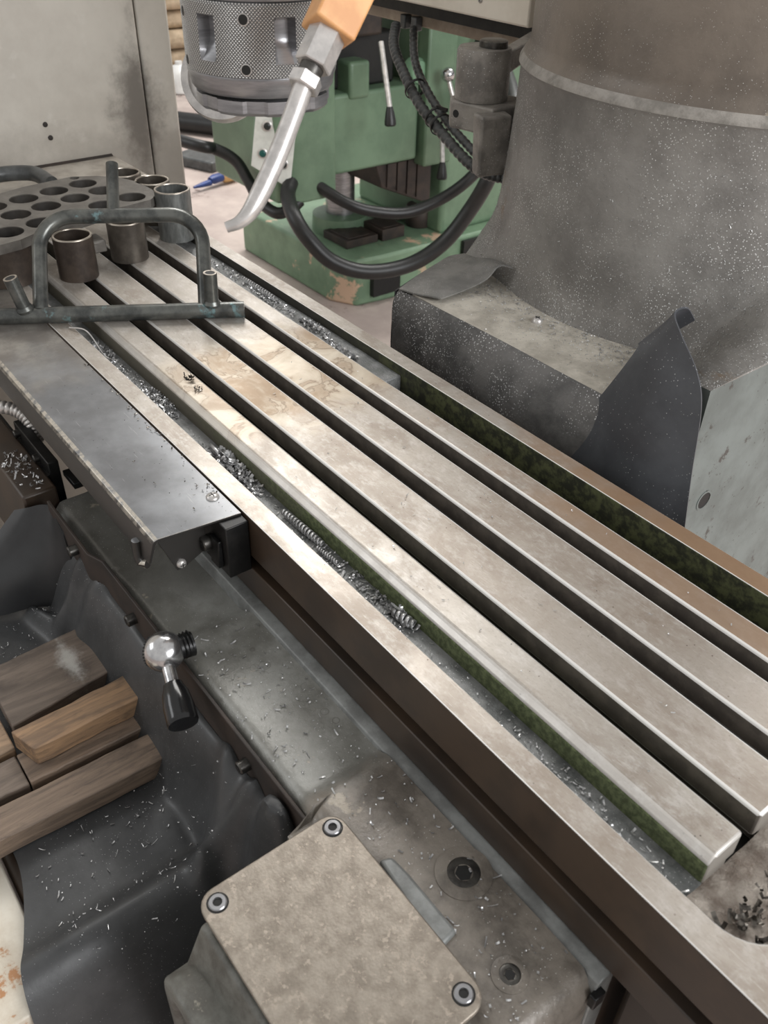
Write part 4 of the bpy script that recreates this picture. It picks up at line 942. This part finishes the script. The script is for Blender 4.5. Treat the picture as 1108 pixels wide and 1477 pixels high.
b = MB(); b.lathe([(0.058, 0.25), (0.058, 0.55)], 32, Matrix.Translation((-2.93, 2.06, 0))); obj('elevating_post', b, 'ring_steel', gm)
b = MB(); b.box((-3.15, 1.80, 0.505), (-2.62, 2.19, 0.765)); obj('knee', b, 'green', gm, 0.012, 3)
b = MB(); b.box((-3.05, 1.82, 0.765), (-2.68, 2.12, 0.93)); obj('dark_saddle', b, 'socket', gm, 0.01)
b = MB(); b.box((-2.70, 1.878, 0.745), (-2.608, 1.962, 0.862)); nut = obj('screw_bracket', b, 'green', gm, 0.012, 3)
b = MB(); b.box((-3.0, 1.75, 0.93), (-2.62, 2.02, 1.05)); obj('cross_slide', b, 'darkiron', gm, 0.01)
b = MB(); b.box((-3.2, 2.20, 0.75), (-2.66, 2.40, 1.05)); obj('slide_face', b, 'green', gm, 0.01)
b = MB(); b.box((-3.2, 2.345, 0.18), (-2.64, 2.95, 2.0)); obj('column', b, 'green', gm, 0.02, 3)
b = MB(); b.box((-2.66, 2.205, 0.478), (-2.595, 2.335, 1.05)); obj('slide_gib', b, 'green', gm, 0.008, 2)
b = MB(); b.box((-3.1, 1.78, 1.09), (-2.5, 2.36, 1.22)); obj('cream_table', b, 'cream_dirty', gm, 0.01)
b = MB(); b.prism([(2.03, 0.50), (2.30, 0.50), (2.30, 0.325), (2.26, 0.325), (2.06, 0.41)], 'x', -3.10, -2.66); bp = obj('bellows_plates', b, 'darkiron', gm, 0.004)
for k in range(4):
    b = MB(); b.box((-2.660, 2.08+0.048*k, 0.41-0.02*k), (-2.652, 2.12+0.048*k, 0.495)); obj('bellows_fold', b, 'darkiron', bp)
# control box with slanted white panel
cb = MB(); cb.prism([(-3.05, 1.58), (-2.62, 1.58), (-2.575, 1.66), (-2.575, 1.795), (-3.05, 1.795)], 'z', 0.45, 1.0); ctl = obj('control_box', cb, 'green', gm, 0.008, 3)
pn = MB(); A = Vector((-2.615, 1.488, 0)); 
pq = [(-2.66, 1.505, 0.575), (-2.585, 1.615, 0.495), (-2.585, 1.655, 0.72), (-2.66, 1.545, 0.79)]
b = MB(); nn = (Vector(pq[1])-Vector(pq[0])).cross(Vector(pq[3])-Vector(pq[0])).normalized()
b.hexa([Vector(q)-nn*0.10 for q in pq] + [Vector(q) for q in pq]); obj('panel_housing', b, 'green', gm, 0.006)
b = MB(); ctr = sum((Vector(q) for q in pq), Vector())/4; pqs = [ctr+(Vector(q)-ctr)*0.94 for q in pq]
b.hexa([q+nn*0.0005 for q in pqs] + [q+nn*0.004 for q in pqs]); pan = obj('control_panel', b, 'panel_white', gm, 0.002, label='white control panel with round buttons')
for u_, v_, mt in ((0.30, 0.70, 'button_dark'), (0.70, 0.66, 'button_green'), (0.25, 0.28, 'button_green'), (0.78, 0.30, 'button_dark')):
    q = (pqs[0]*(1-u_)+pqs[1]*u_)*(1-v_)+(pqs[3]*(1-u_)+pqs[2]*u_)*v_
    b = MB(); b.lathe([(0.016, 0.003), (0.016, 0.009), (0.012, 0.011), (0.011, 0.004)], 20, frame(q, nn), close=True); bz = obj('button_bezel', b, 'bright_dull', pan)
    b = MB(); b.lathe([(0.0115, 0.003), (0.0115, 0.013), (0.009, 0.015), (0.0005, 0.015)], 20, frame(q, nn)); obj('push_button', b, mt, pan)
# levers of the green machine
def glever(p0, p1, p2, ball=None):
    b = MB(); b.tube([p0, p1], 0.009, 10); l = obj('feed_lever', b, 'bright_dull', gm)
    d_ = (Vector(p2)-Vector(p1)).normalized(); L_ = (Vector(p2)-Vector(p1)).length
    b = MB(); b.lathe([(0.010, -0.005), (0.014, 0.01), (0.019, L_*0.7), (0.019, L_*0.92), (0.014, L_)], 14, frame(p1, d_)); obj('lever_grip', b, 'cable', l)
    if ball:
        b = MB(); b.lathe([(0.0005, -0.024)]+[(0.024*math.cos(a), 0.024*math.sin(a)) for a in [math.radians(-75+15*i) for i in range(11)]]+[(0.0005, 0.024)], 18, Matrix.Translation(Vector(ball))); obj('lever_ball', b, 'bright', l)
glever((-2.50, 1.92, 0.935), (-2.42, 1.90, 0.755), (-2.41, 1.897, 0.702))
glever((-2.535, 2.245, 0.790), (-2.50, 2.262, 0.690), (-2.50, 2.27, 0.640), (-2.535, 2.245, 0.800))
glever((-2.52, 2.22, 0.61), (-2.47, 2.186, 0.525), (-2.46, 2.178, 0.472))
b = MB(); b.lathe([(0.045, 0), (0.045, 0.03), (0.035, 0.045), (0.0005, 0.05)], 24, frame((-2.66, 2.185, 0.80), (1, 0, 0))); obj('round_cap', b, 'green_pale', gm)
# things lying on the green base
for (x, y, sx, sy, h, lab) in ((-2.79, 2.01, 0.16, 0.15, 0.030, 'flat dark iron block on the green base, below the cable loop'), (-2.765, 2.155, 0.13, 0.11, 0.045, 'thicker dark iron block on the green base')):
    b = MB(); b.box((x-sx/2, y-sy/2, 0.186), (x+sx/2, y+sy/2, 0.186+h)); b.box((x-sx*0.35, y-sy*0.38, 0.186+h), (x+sx*0.4, y+sy*0.3, 0.19+h))
    tag(obj('iron_block', b, 'darkiron', None, 0.006), lab, 'iron block')
b = MB(); b.lathe([(0.052, 0.186), (0.055, 0.19), (0.055, 0.262), (0.050, 0.268), (0.02, 0.268), (0.018, 0.255), (0.0005, 0.255)], 28, Matrix.Translation((-2.775, 2.345, 0)))
tag(obj('iron_slug', b, 'darkiron'), 'round dark iron slug standing on the green base', 'iron slug')
b = MB(); b.lathe([(0.075, -0.004), (0.079, 0), (0.075, 0.004), (0.071, 0)], 36, Matrix.Translation((-2.93, 2.31, 0.19)), close=True)
tag(obj('wire_ring', b, 'darkiron'), 'thin dark wire ring lying on the green base', 'ring')
# cables of the green machine
for pts, lab in (([(-3.6, 1.22, 0.62), (-2.9, 1.4005, 0.6145), (-2.85, 1.4819, 0.5914), (-2.80, 1.5312, 0.5568), (-2.75, 1.5465, 0.5017), (-2.70, 1.5591, 0.4419), (-2.62, 1.575, 0.420), (-2.60, 1.62, 0.432), (-2.60, 1.66, 0.452)], 'black cable looping from the floor side up into the green control box'),
                 ([(-2.60, 1.625, 0.52), (-2.56, 1.586, 0.4935), (-2.46, 1.545, 0.4600), (-2.40, 1.5592, 0.3993), (-2.35, 1.62, 0.3245), (-2.30, 1.7272, 0.2831), (-2.25, 1.8671, 0.2925), (-2.2, 1.9743, 0.3631), (-2.15, 2.0425, 0.4817), (-2.10, 2.07, 0.6034), (-2.15, 2.2, 0.75), (-2.45, 2.40, 0.85), (-2.60, 2.45, 0.88)], 'thick black cable hanging in a deep loop in front of the green base'),
                 ([(-2.60, 1.72, 0.500), (-2.50, 1.7844, 0.4487), (-2.45, 1.8668, 0.4187), (-2.40, 1.9816, 0.4089), (-2.35, 2.0951, 0.4528), (-2.30, 2.1728, 0.5238), (-2.30, 2.25, 0.60), (-2.60, 2.42, 0.70)], 'thinner black cable hanging in a shallow loop beside the deep one')):
    b = MB(); b.tube(catmull(pts, 8), 0.026 if 'thick ' in lab else 0.02, 12); tag(obj('power_cable', b, 'cable'), lab, 'cable')

# floor clutter
b = MB(); b.hexa([(-4.66, 2.16, 0), (-4.40, 2.26, 0), (-4.46, 2.42, 0), (-4.72, 2.32, 0), (-4.66, 2.16, 0.055), (-4.40, 2.26, 0.055), (-4.46, 2.42, 0.055), (-4.72, 2.32, 0.055)])
tag(obj('rubber_pad', b, 'conduit', None, 0.008), 'dark grey rectangular pad lying on the floor by the green machine', 'pad')
br = thing('hand_brush', 'brush with pale wooden handle and blue ferrule on the floor', 'brush', (-4.27, 2.28, 0))
d_ = Vector((-0.25, 0.97, 0)).normalized(); c_ = Vector((-4.20, 2.19, 0.04))
b = MB(); b.lathe([(0.020, 0.02), (0.032, 0.035), (0.036, 0.09), (0.030, 0.12), (0.012, 0.13)], 16, frame(c_, d_)); obj('handle', b, 'handle_wood', br)
b = MB(); b.lathe([(0.016, -0.06), (0.024, -0.03), (0.022, 0.022)], 14, frame(c_, d_)); obj('ferrule', b, 'blue', br)
b = MB(); b.lathe([(0.006, -0.17), (0.012, -0.12), (0.016, -0.058)], 10, frame(c_+Vector((0, 0, -0.01)), d_)); obj('bristle_tuft', b, 'blue', br)
b = MB(); b.box((-2.42, 2.10, 0.0), (-2.16, 2.25, 0.05)); tag(obj('floor_brick', b, 'brick', None, 0.006), 'brown brick lying on the floor behind the rear rail', 'brick')
for k, (z, dx, sc) in enumerate(((0.0, 0, 1), (0.13, 0.06, 0.96), (0.26, -0.04, 0.98), (0.39, 0.05, 0.92), (0.52, 0.0, 0.9))):
    P = []
    b = MB(); b.box((-7.5+dx, 3.1, z), (-6.9+dx*0.5, 4.0, z+0.125)); tag(obj('folded_sack', b, 'sack', None, 0.05, 4), 'beige folded sack in a pile behind the chuck, %s in the pile' % ['bottom', 'second from bottom', 'middle', 'second from top', 'top'][k], 'sack', 'pile of sacks')
b = MB(); b.lathe([(0.07, 0), (0.08, 0.01), (0.08, 0.13), (0.05, 0.17), (0.025, 0.18), (0.025, 0.20), (0.0005, 0.20)], 24, Matrix.Translation((-6.15, 2.98, 0)))
tag(obj('plastic_canister', b, 'white_plastic'), 'white round plastic canister on the floor in front of the sacks', 'canister')
b = MB(); b.tube(catmull([(-5.6, 2.3, 0.06), (-5.25, 2.5, 0.06), (-4.9, 2.75, 0.06), (-4.6, 3.1, 0.06)], 6), 0.055, 12); tag(obj('floor_hose', b, 'cable'), 'thick black hose lying across the floor behind the grey cabinet', 'hose')

# ================================================================== SWARF
def ribbon(b, p, n, L, wd, curl, rng):
    """one curled chip: a bent strip of four quads"""
    n = Vector(n).normalized(); t = n.orthogonal().normalized(); t.rotate(Matrix.Rotation(rng.uniform(0, 6.28), 3, n)); s = n.cross(t)
    pts = []; k = 4; a0 = -curl/2
    for i in range(k+1):
        f = i/k; a = a0+curl*f
        if abs(curl) > 0.05: r = L/curl; q = t*(r*math.sin(a)) + n*(abs(r)*(1-math.cos(a)) if rng_up else 0)
        else: q = t*(L*(f-0.5))
        pts.append(Vector(p)+q+s*(wd*0.5)); pts.append(Vector(p)+q-s*(wd*0.5)+n*wd*0.25)
    b.add(pts, [(2*i, 2*i+2, 2*i+3, 2*i+1) for i in range(k)])
rng_up = True
def pile(name, label, spots, mat='chips', cat='swarf'):
    b = MB()
    for (x, y, z, rx, ry, hgt, num, L, wd) in spots:
        for _ in range(num):
            a = rnd.uniform(0, 6.283); r = math.sqrt(rnd.random()); px, py = x+rx*r*math.cos(a), y+ry*r*math.sin(a)
            pz = z+hgt*(1-r*r)*rnd.random()
            nn_ = Vector((rnd.gauss(0, 0.5), rnd.gauss(0, 0.5), 1)) if hgt > 0.001 else Vector((rnd.gauss(0, 0.08), rnd.gauss(0, 0.08), 1))
            ribbon(b, (px, py, pz+0.0006), nn_, L*rnd.uniform(0.5, 1.4), wd*rnd.uniform(0.5, 1.3), rnd.choice((0.6, 1.5, 3.0, 4.5)), rnd)
    o = obj(name, b, mat, smooth=60); o['kind'] = 'stuff'; o['label'] = label; o['category'] = cat; return o
zc = 0.9248
pile('swarf_heap', 'heap of bright curled steel chips in the front channel beside the guard plate end', [(-0.700, 0.350, zc, 0.038, 0.009, 0.012, 170, 0.010, 0.0032), (-0.662, 0.350, zc, 0.022, 0.008, 0.006, 60, 0.008, 0.0025)])
pile('swarf_heap', 'fine chip heap in the front channel near the bent tube frame', [(-0.865, 0.349, zc, 0.045, 0.010, 0.006, 330, 0.0055, 0.0016), (-0.935, 0.345, zc, 0.05, 0.010, 0.001, 90, 0.005, 0.0014), (-1.02, 0.345, zc, 0.04, 0.010, 0.003, 90, 0.008, 0.002)])
pile('swarf_heap', 'small cluster of chips in the front channel past the spiral shaving', [(-0.418, 0.3535, zc, 0.014, 0.005, 0.010, 40, 0.010, 0.003), (-0.485, 0.352, zc, 0.05, 0.008, 0.001, 60, 0.006, 0.0018), (-0.445, 0.354, zc, 0.012, 0.004, 0.002, 14, 0.008, 0.002)])
pile('scattered_chips', 'loose fine chips scattered along the front channel floor', [(-0.36, 0.344, zc, 0.20, 0.013, 0.0002, 220, 0.0028, 0.001), (-0.60, 0.344, zc, 0.20, 0.013, 0.0002, 160, 0.0035, 0.0011), (-0.20, 0.343, zc, 0.09, 0.012, 0.0002, 60, 0.005, 0.0012)])
pile('trough_chips', 'dark wet chips lying in the oily end trough', [(-0.082, 0.392, 0.925, 0.010, 0.040, 0.003, 60, 0.006, 0.002), (-0.08, 0.352, 0.927, 0.016, 0.016, 0.001, 14, 0.012, 0.003)], 'chips_dark')
pile('swarf_heap', 'bright chips strewn along the rear channel ledge', [(-1.00, 0.588, 0.9382, 0.06, 0.008, 0.004, 80, 0.007, 0.002), (-0.90, 0.590, 0.9382, 0.035, 0.007, 0.007, 80, 0.009, 0.0026), (-0.855, 0.584, 0.9382, 0.018, 0.007, 0.003, 20, 0.009, 0.0028), (-0.82, 0.582, 0.9382, 0.026, 0.006, 0.004, 34, 0.010, 0.003), (-1.12, 0.590, 0.9382, 0.06, 0.008, 0.003, 40, 0.006, 0.002)])
pile('bar_chips', 'little cluster of dark curls on the front slot bar', [(-0.852, 0.3845, 0.9502, 0.012, 0.005, 0.004, 16, 0.007, 0.0022), (-0.826, 0.380, 0.9502, 0.008, 0.004, 0.001, 8, 0.007, 0.002)], 'chips_dark')
pile('table_chips', 'tiny chips and specks strewn over the slot bars', [(-0.6, 0.436, 0.9502, 0.4, 0.018, 0.0, 26, 0.003, 0.0008), (-0.6, 0.499, 0.9502, 0.4, 0.018, 0.0, 22, 0.003, 0.0008), (-0.45, 0.381, 0.9502, 0.32, 0.010, 0.0, 16, 0.003, 0.0008), (-0.5, 0.554, 0.9502, 0.35, 0.010, 0.0, 14, 0.003, 0.0008)])
pile('box_chips', 'chips scattered on top of the wiper box', [(-0.955, 0.200, 0.8383, 0.05, 0.017, 0.0012, 70, 0.007, 0.0018)])
pile('guard_chips', 'a few dark specks of chip on the guard plate', [(-0.72, 0.265, 0.9493, 0.13, 0.03, 0.0002, 14, 0.003, 0.0010), (-0.66, 0.29, 0.9493, 0.06, 0.008, 0.0002, 14, 0.0022, 0.0009), (-0.8, 0.301, 0.9493, 0.2, 0.003, 0.0002, 34, 0.0035, 0.0014)], 'chips_dark')
spots = []
for _ in range(260):
    x = rnd.uniform(-0.58, -0.14); y = rnd.uniform(0.216, 0.292); spots.append((x, y, saddle_z(x, y), 0.001, 0.001, 0.0, 1, rnd.choice((0.002, 0.003, 0.006)), 0.0012))
pile('saddle_chips', 'loose chips scattered over the saddle top', spots)
spots = []
for _ in range(520):
    x = rnd.uniform(-0.86, -0.42); y = rnd.uniform(0.03, 0.195)
    if -0.80 < x < -0.545 and y > 0.0 and (x < -0.55): 
        if not (x > -0.56): continue
    z = sheet_z(x, y); spots.append((x, y, z+0.0005, 0.001, 0.001, 0.0, 1, rnd.choice((0.0015, 0.0025, 0.006)), 0.0009))
pile('sheet_chips', 'bright chips sprinkled over the rubber sheet', spots)
# chips on the column shoulder, plate and mats
def col_point(a, k):
    k0 = int(k); f = k-k0; ai = a/(2*math.pi)*NAc; i = int(ai) % NAc; g = ai-int(ai)
    p = Vector(lo_r[k0][i]); q = Vector(lo_r[k0+1][i]); r = Vector(lo_r[k0][(i+1) % NAc])
    n_ = (r-p).cross(q-p); n_ = n_.normalized() if n_.length > 1e-12 else Vector((0, 0, 1))
    if n_.z < 0: n_ = -n_
    r2_ = Vector(lo_r[k0+1][(i+1) % NAc]); return p.lerp(q, f).lerp(r.lerp(r2_, f), g), n_
NAc = 160; b = MB()
for _ in range(7000):
    a = math.radians(rnd.uniform(190, 320)); k = (len(lo_r)-1.02)*rnd.random()**0.75
    p, n_ = col_point(a, k)
    if n_.z < 0.05 and rnd.random() < 0.6: continue
    ribbon(b, p+n_*0.0006, n_+Vector((rnd.gauss(0, 0.2), rnd.gauss(0, 0.2), rnd.gauss(0, 0.2))), rnd.choice((0.0008, 0.001, 0.0014, 0.0018, 0.003)), rnd.uniform(0.0004, 0.0009), rnd.choice((0.3, 1.0, 2.0)), rnd)
o = obj('column_chips', b, 'dust', smooth=60); tag(o, 'bright chip dust lying on the flared column shoulder', 'swarf', None, 'stuff')
spots = []
for _ in range(1500):
    x = rnd.uniform(-0.80, -0.50); y = 0.702+0.125*rnd.random()**0.45; spots.append((x, y, 0.9838, 0.001, 0.001, 0.0, 1, rnd.choice((0.0015, 0.0025, 0.004)), 0.0010))
pile('plate_chips', 'chip dust lying on the column cover plate', spots)
# single long shavings
def spiral(p0, p1, r, turns, wd, label, mat='chips'):
    p0, p1 = Vector(p0), Vector(p1); ax_ = p1-p0; L_ = ax_.length; m = frame(p0, ax_); N = int(turns*14); b = MB(); vs = []; fs = []
    for i in range(N+1):
        t = i/N; a = turns*2*math.pi*t; rr = r*(0.75+0.25*math.sin(math.pi*t))
        for s_ in (-0.5, 0.5): vs.append(m @ Vector((rr*math.cos(a), rr*math.sin(a), L_*t+s_*wd)))
    fs = [(2*i, 2*i+1, 2*i+3, 2*i+2) for i in range(N)]
    b.add(vs, fs); o = obj('spiral_shaving', b, mat, smooth=60)
    so = o.modifiers.new('thickness', 'SOLIDIFY'); so.thickness = 0.0004
    return tag(o, label, 'shaving')
spiral((-0.598, 0.3500, 0.9292), (-0.532, 0.3530, 0.9290), 0.0042, 14, 0.0026, 'long tightly coiled spiral shaving in the front channel')
spiral((-0.535, 0.3470, 0.9275), (-0.505, 0.3500, 0.9275), 0.0026, 10, 0.0016, 'thin short spiral shaving trailing the long coil')
spiral((-1.09, 0.592, 0.9425), (-1.00, 0.593, 0.9425), 0.0040, 16, 0.0022, 'long coiled shaving on the rear channel ledge')
spiral((-0.424, 0.3510, 0.929), (-0.398, 0.3545, 0.930), 0.0050, 5, 0.0032, 'short fat coil of shaving among the cluster of chips')
spiral((-0.735, 0.3480, 0.931), (-0.712, 0.3480, 0.933), 0.0036, 1.2, 0.020, 'rolled ribbon shaving on the brightest chip heap')
b = MB(); b.tube(catmull([(-1.055, 0.322, 0.952), (-1.03, 0.335, 0.953), (-1.005, 0.343, 0.9275), (-0.985, 0.352, 0.926)], 6), 0.0009, 8)
tag(obj('wire_piece', b, 'bright_dull'), 'thin bent wire lying across the front rail by the tube frame', 'wire')
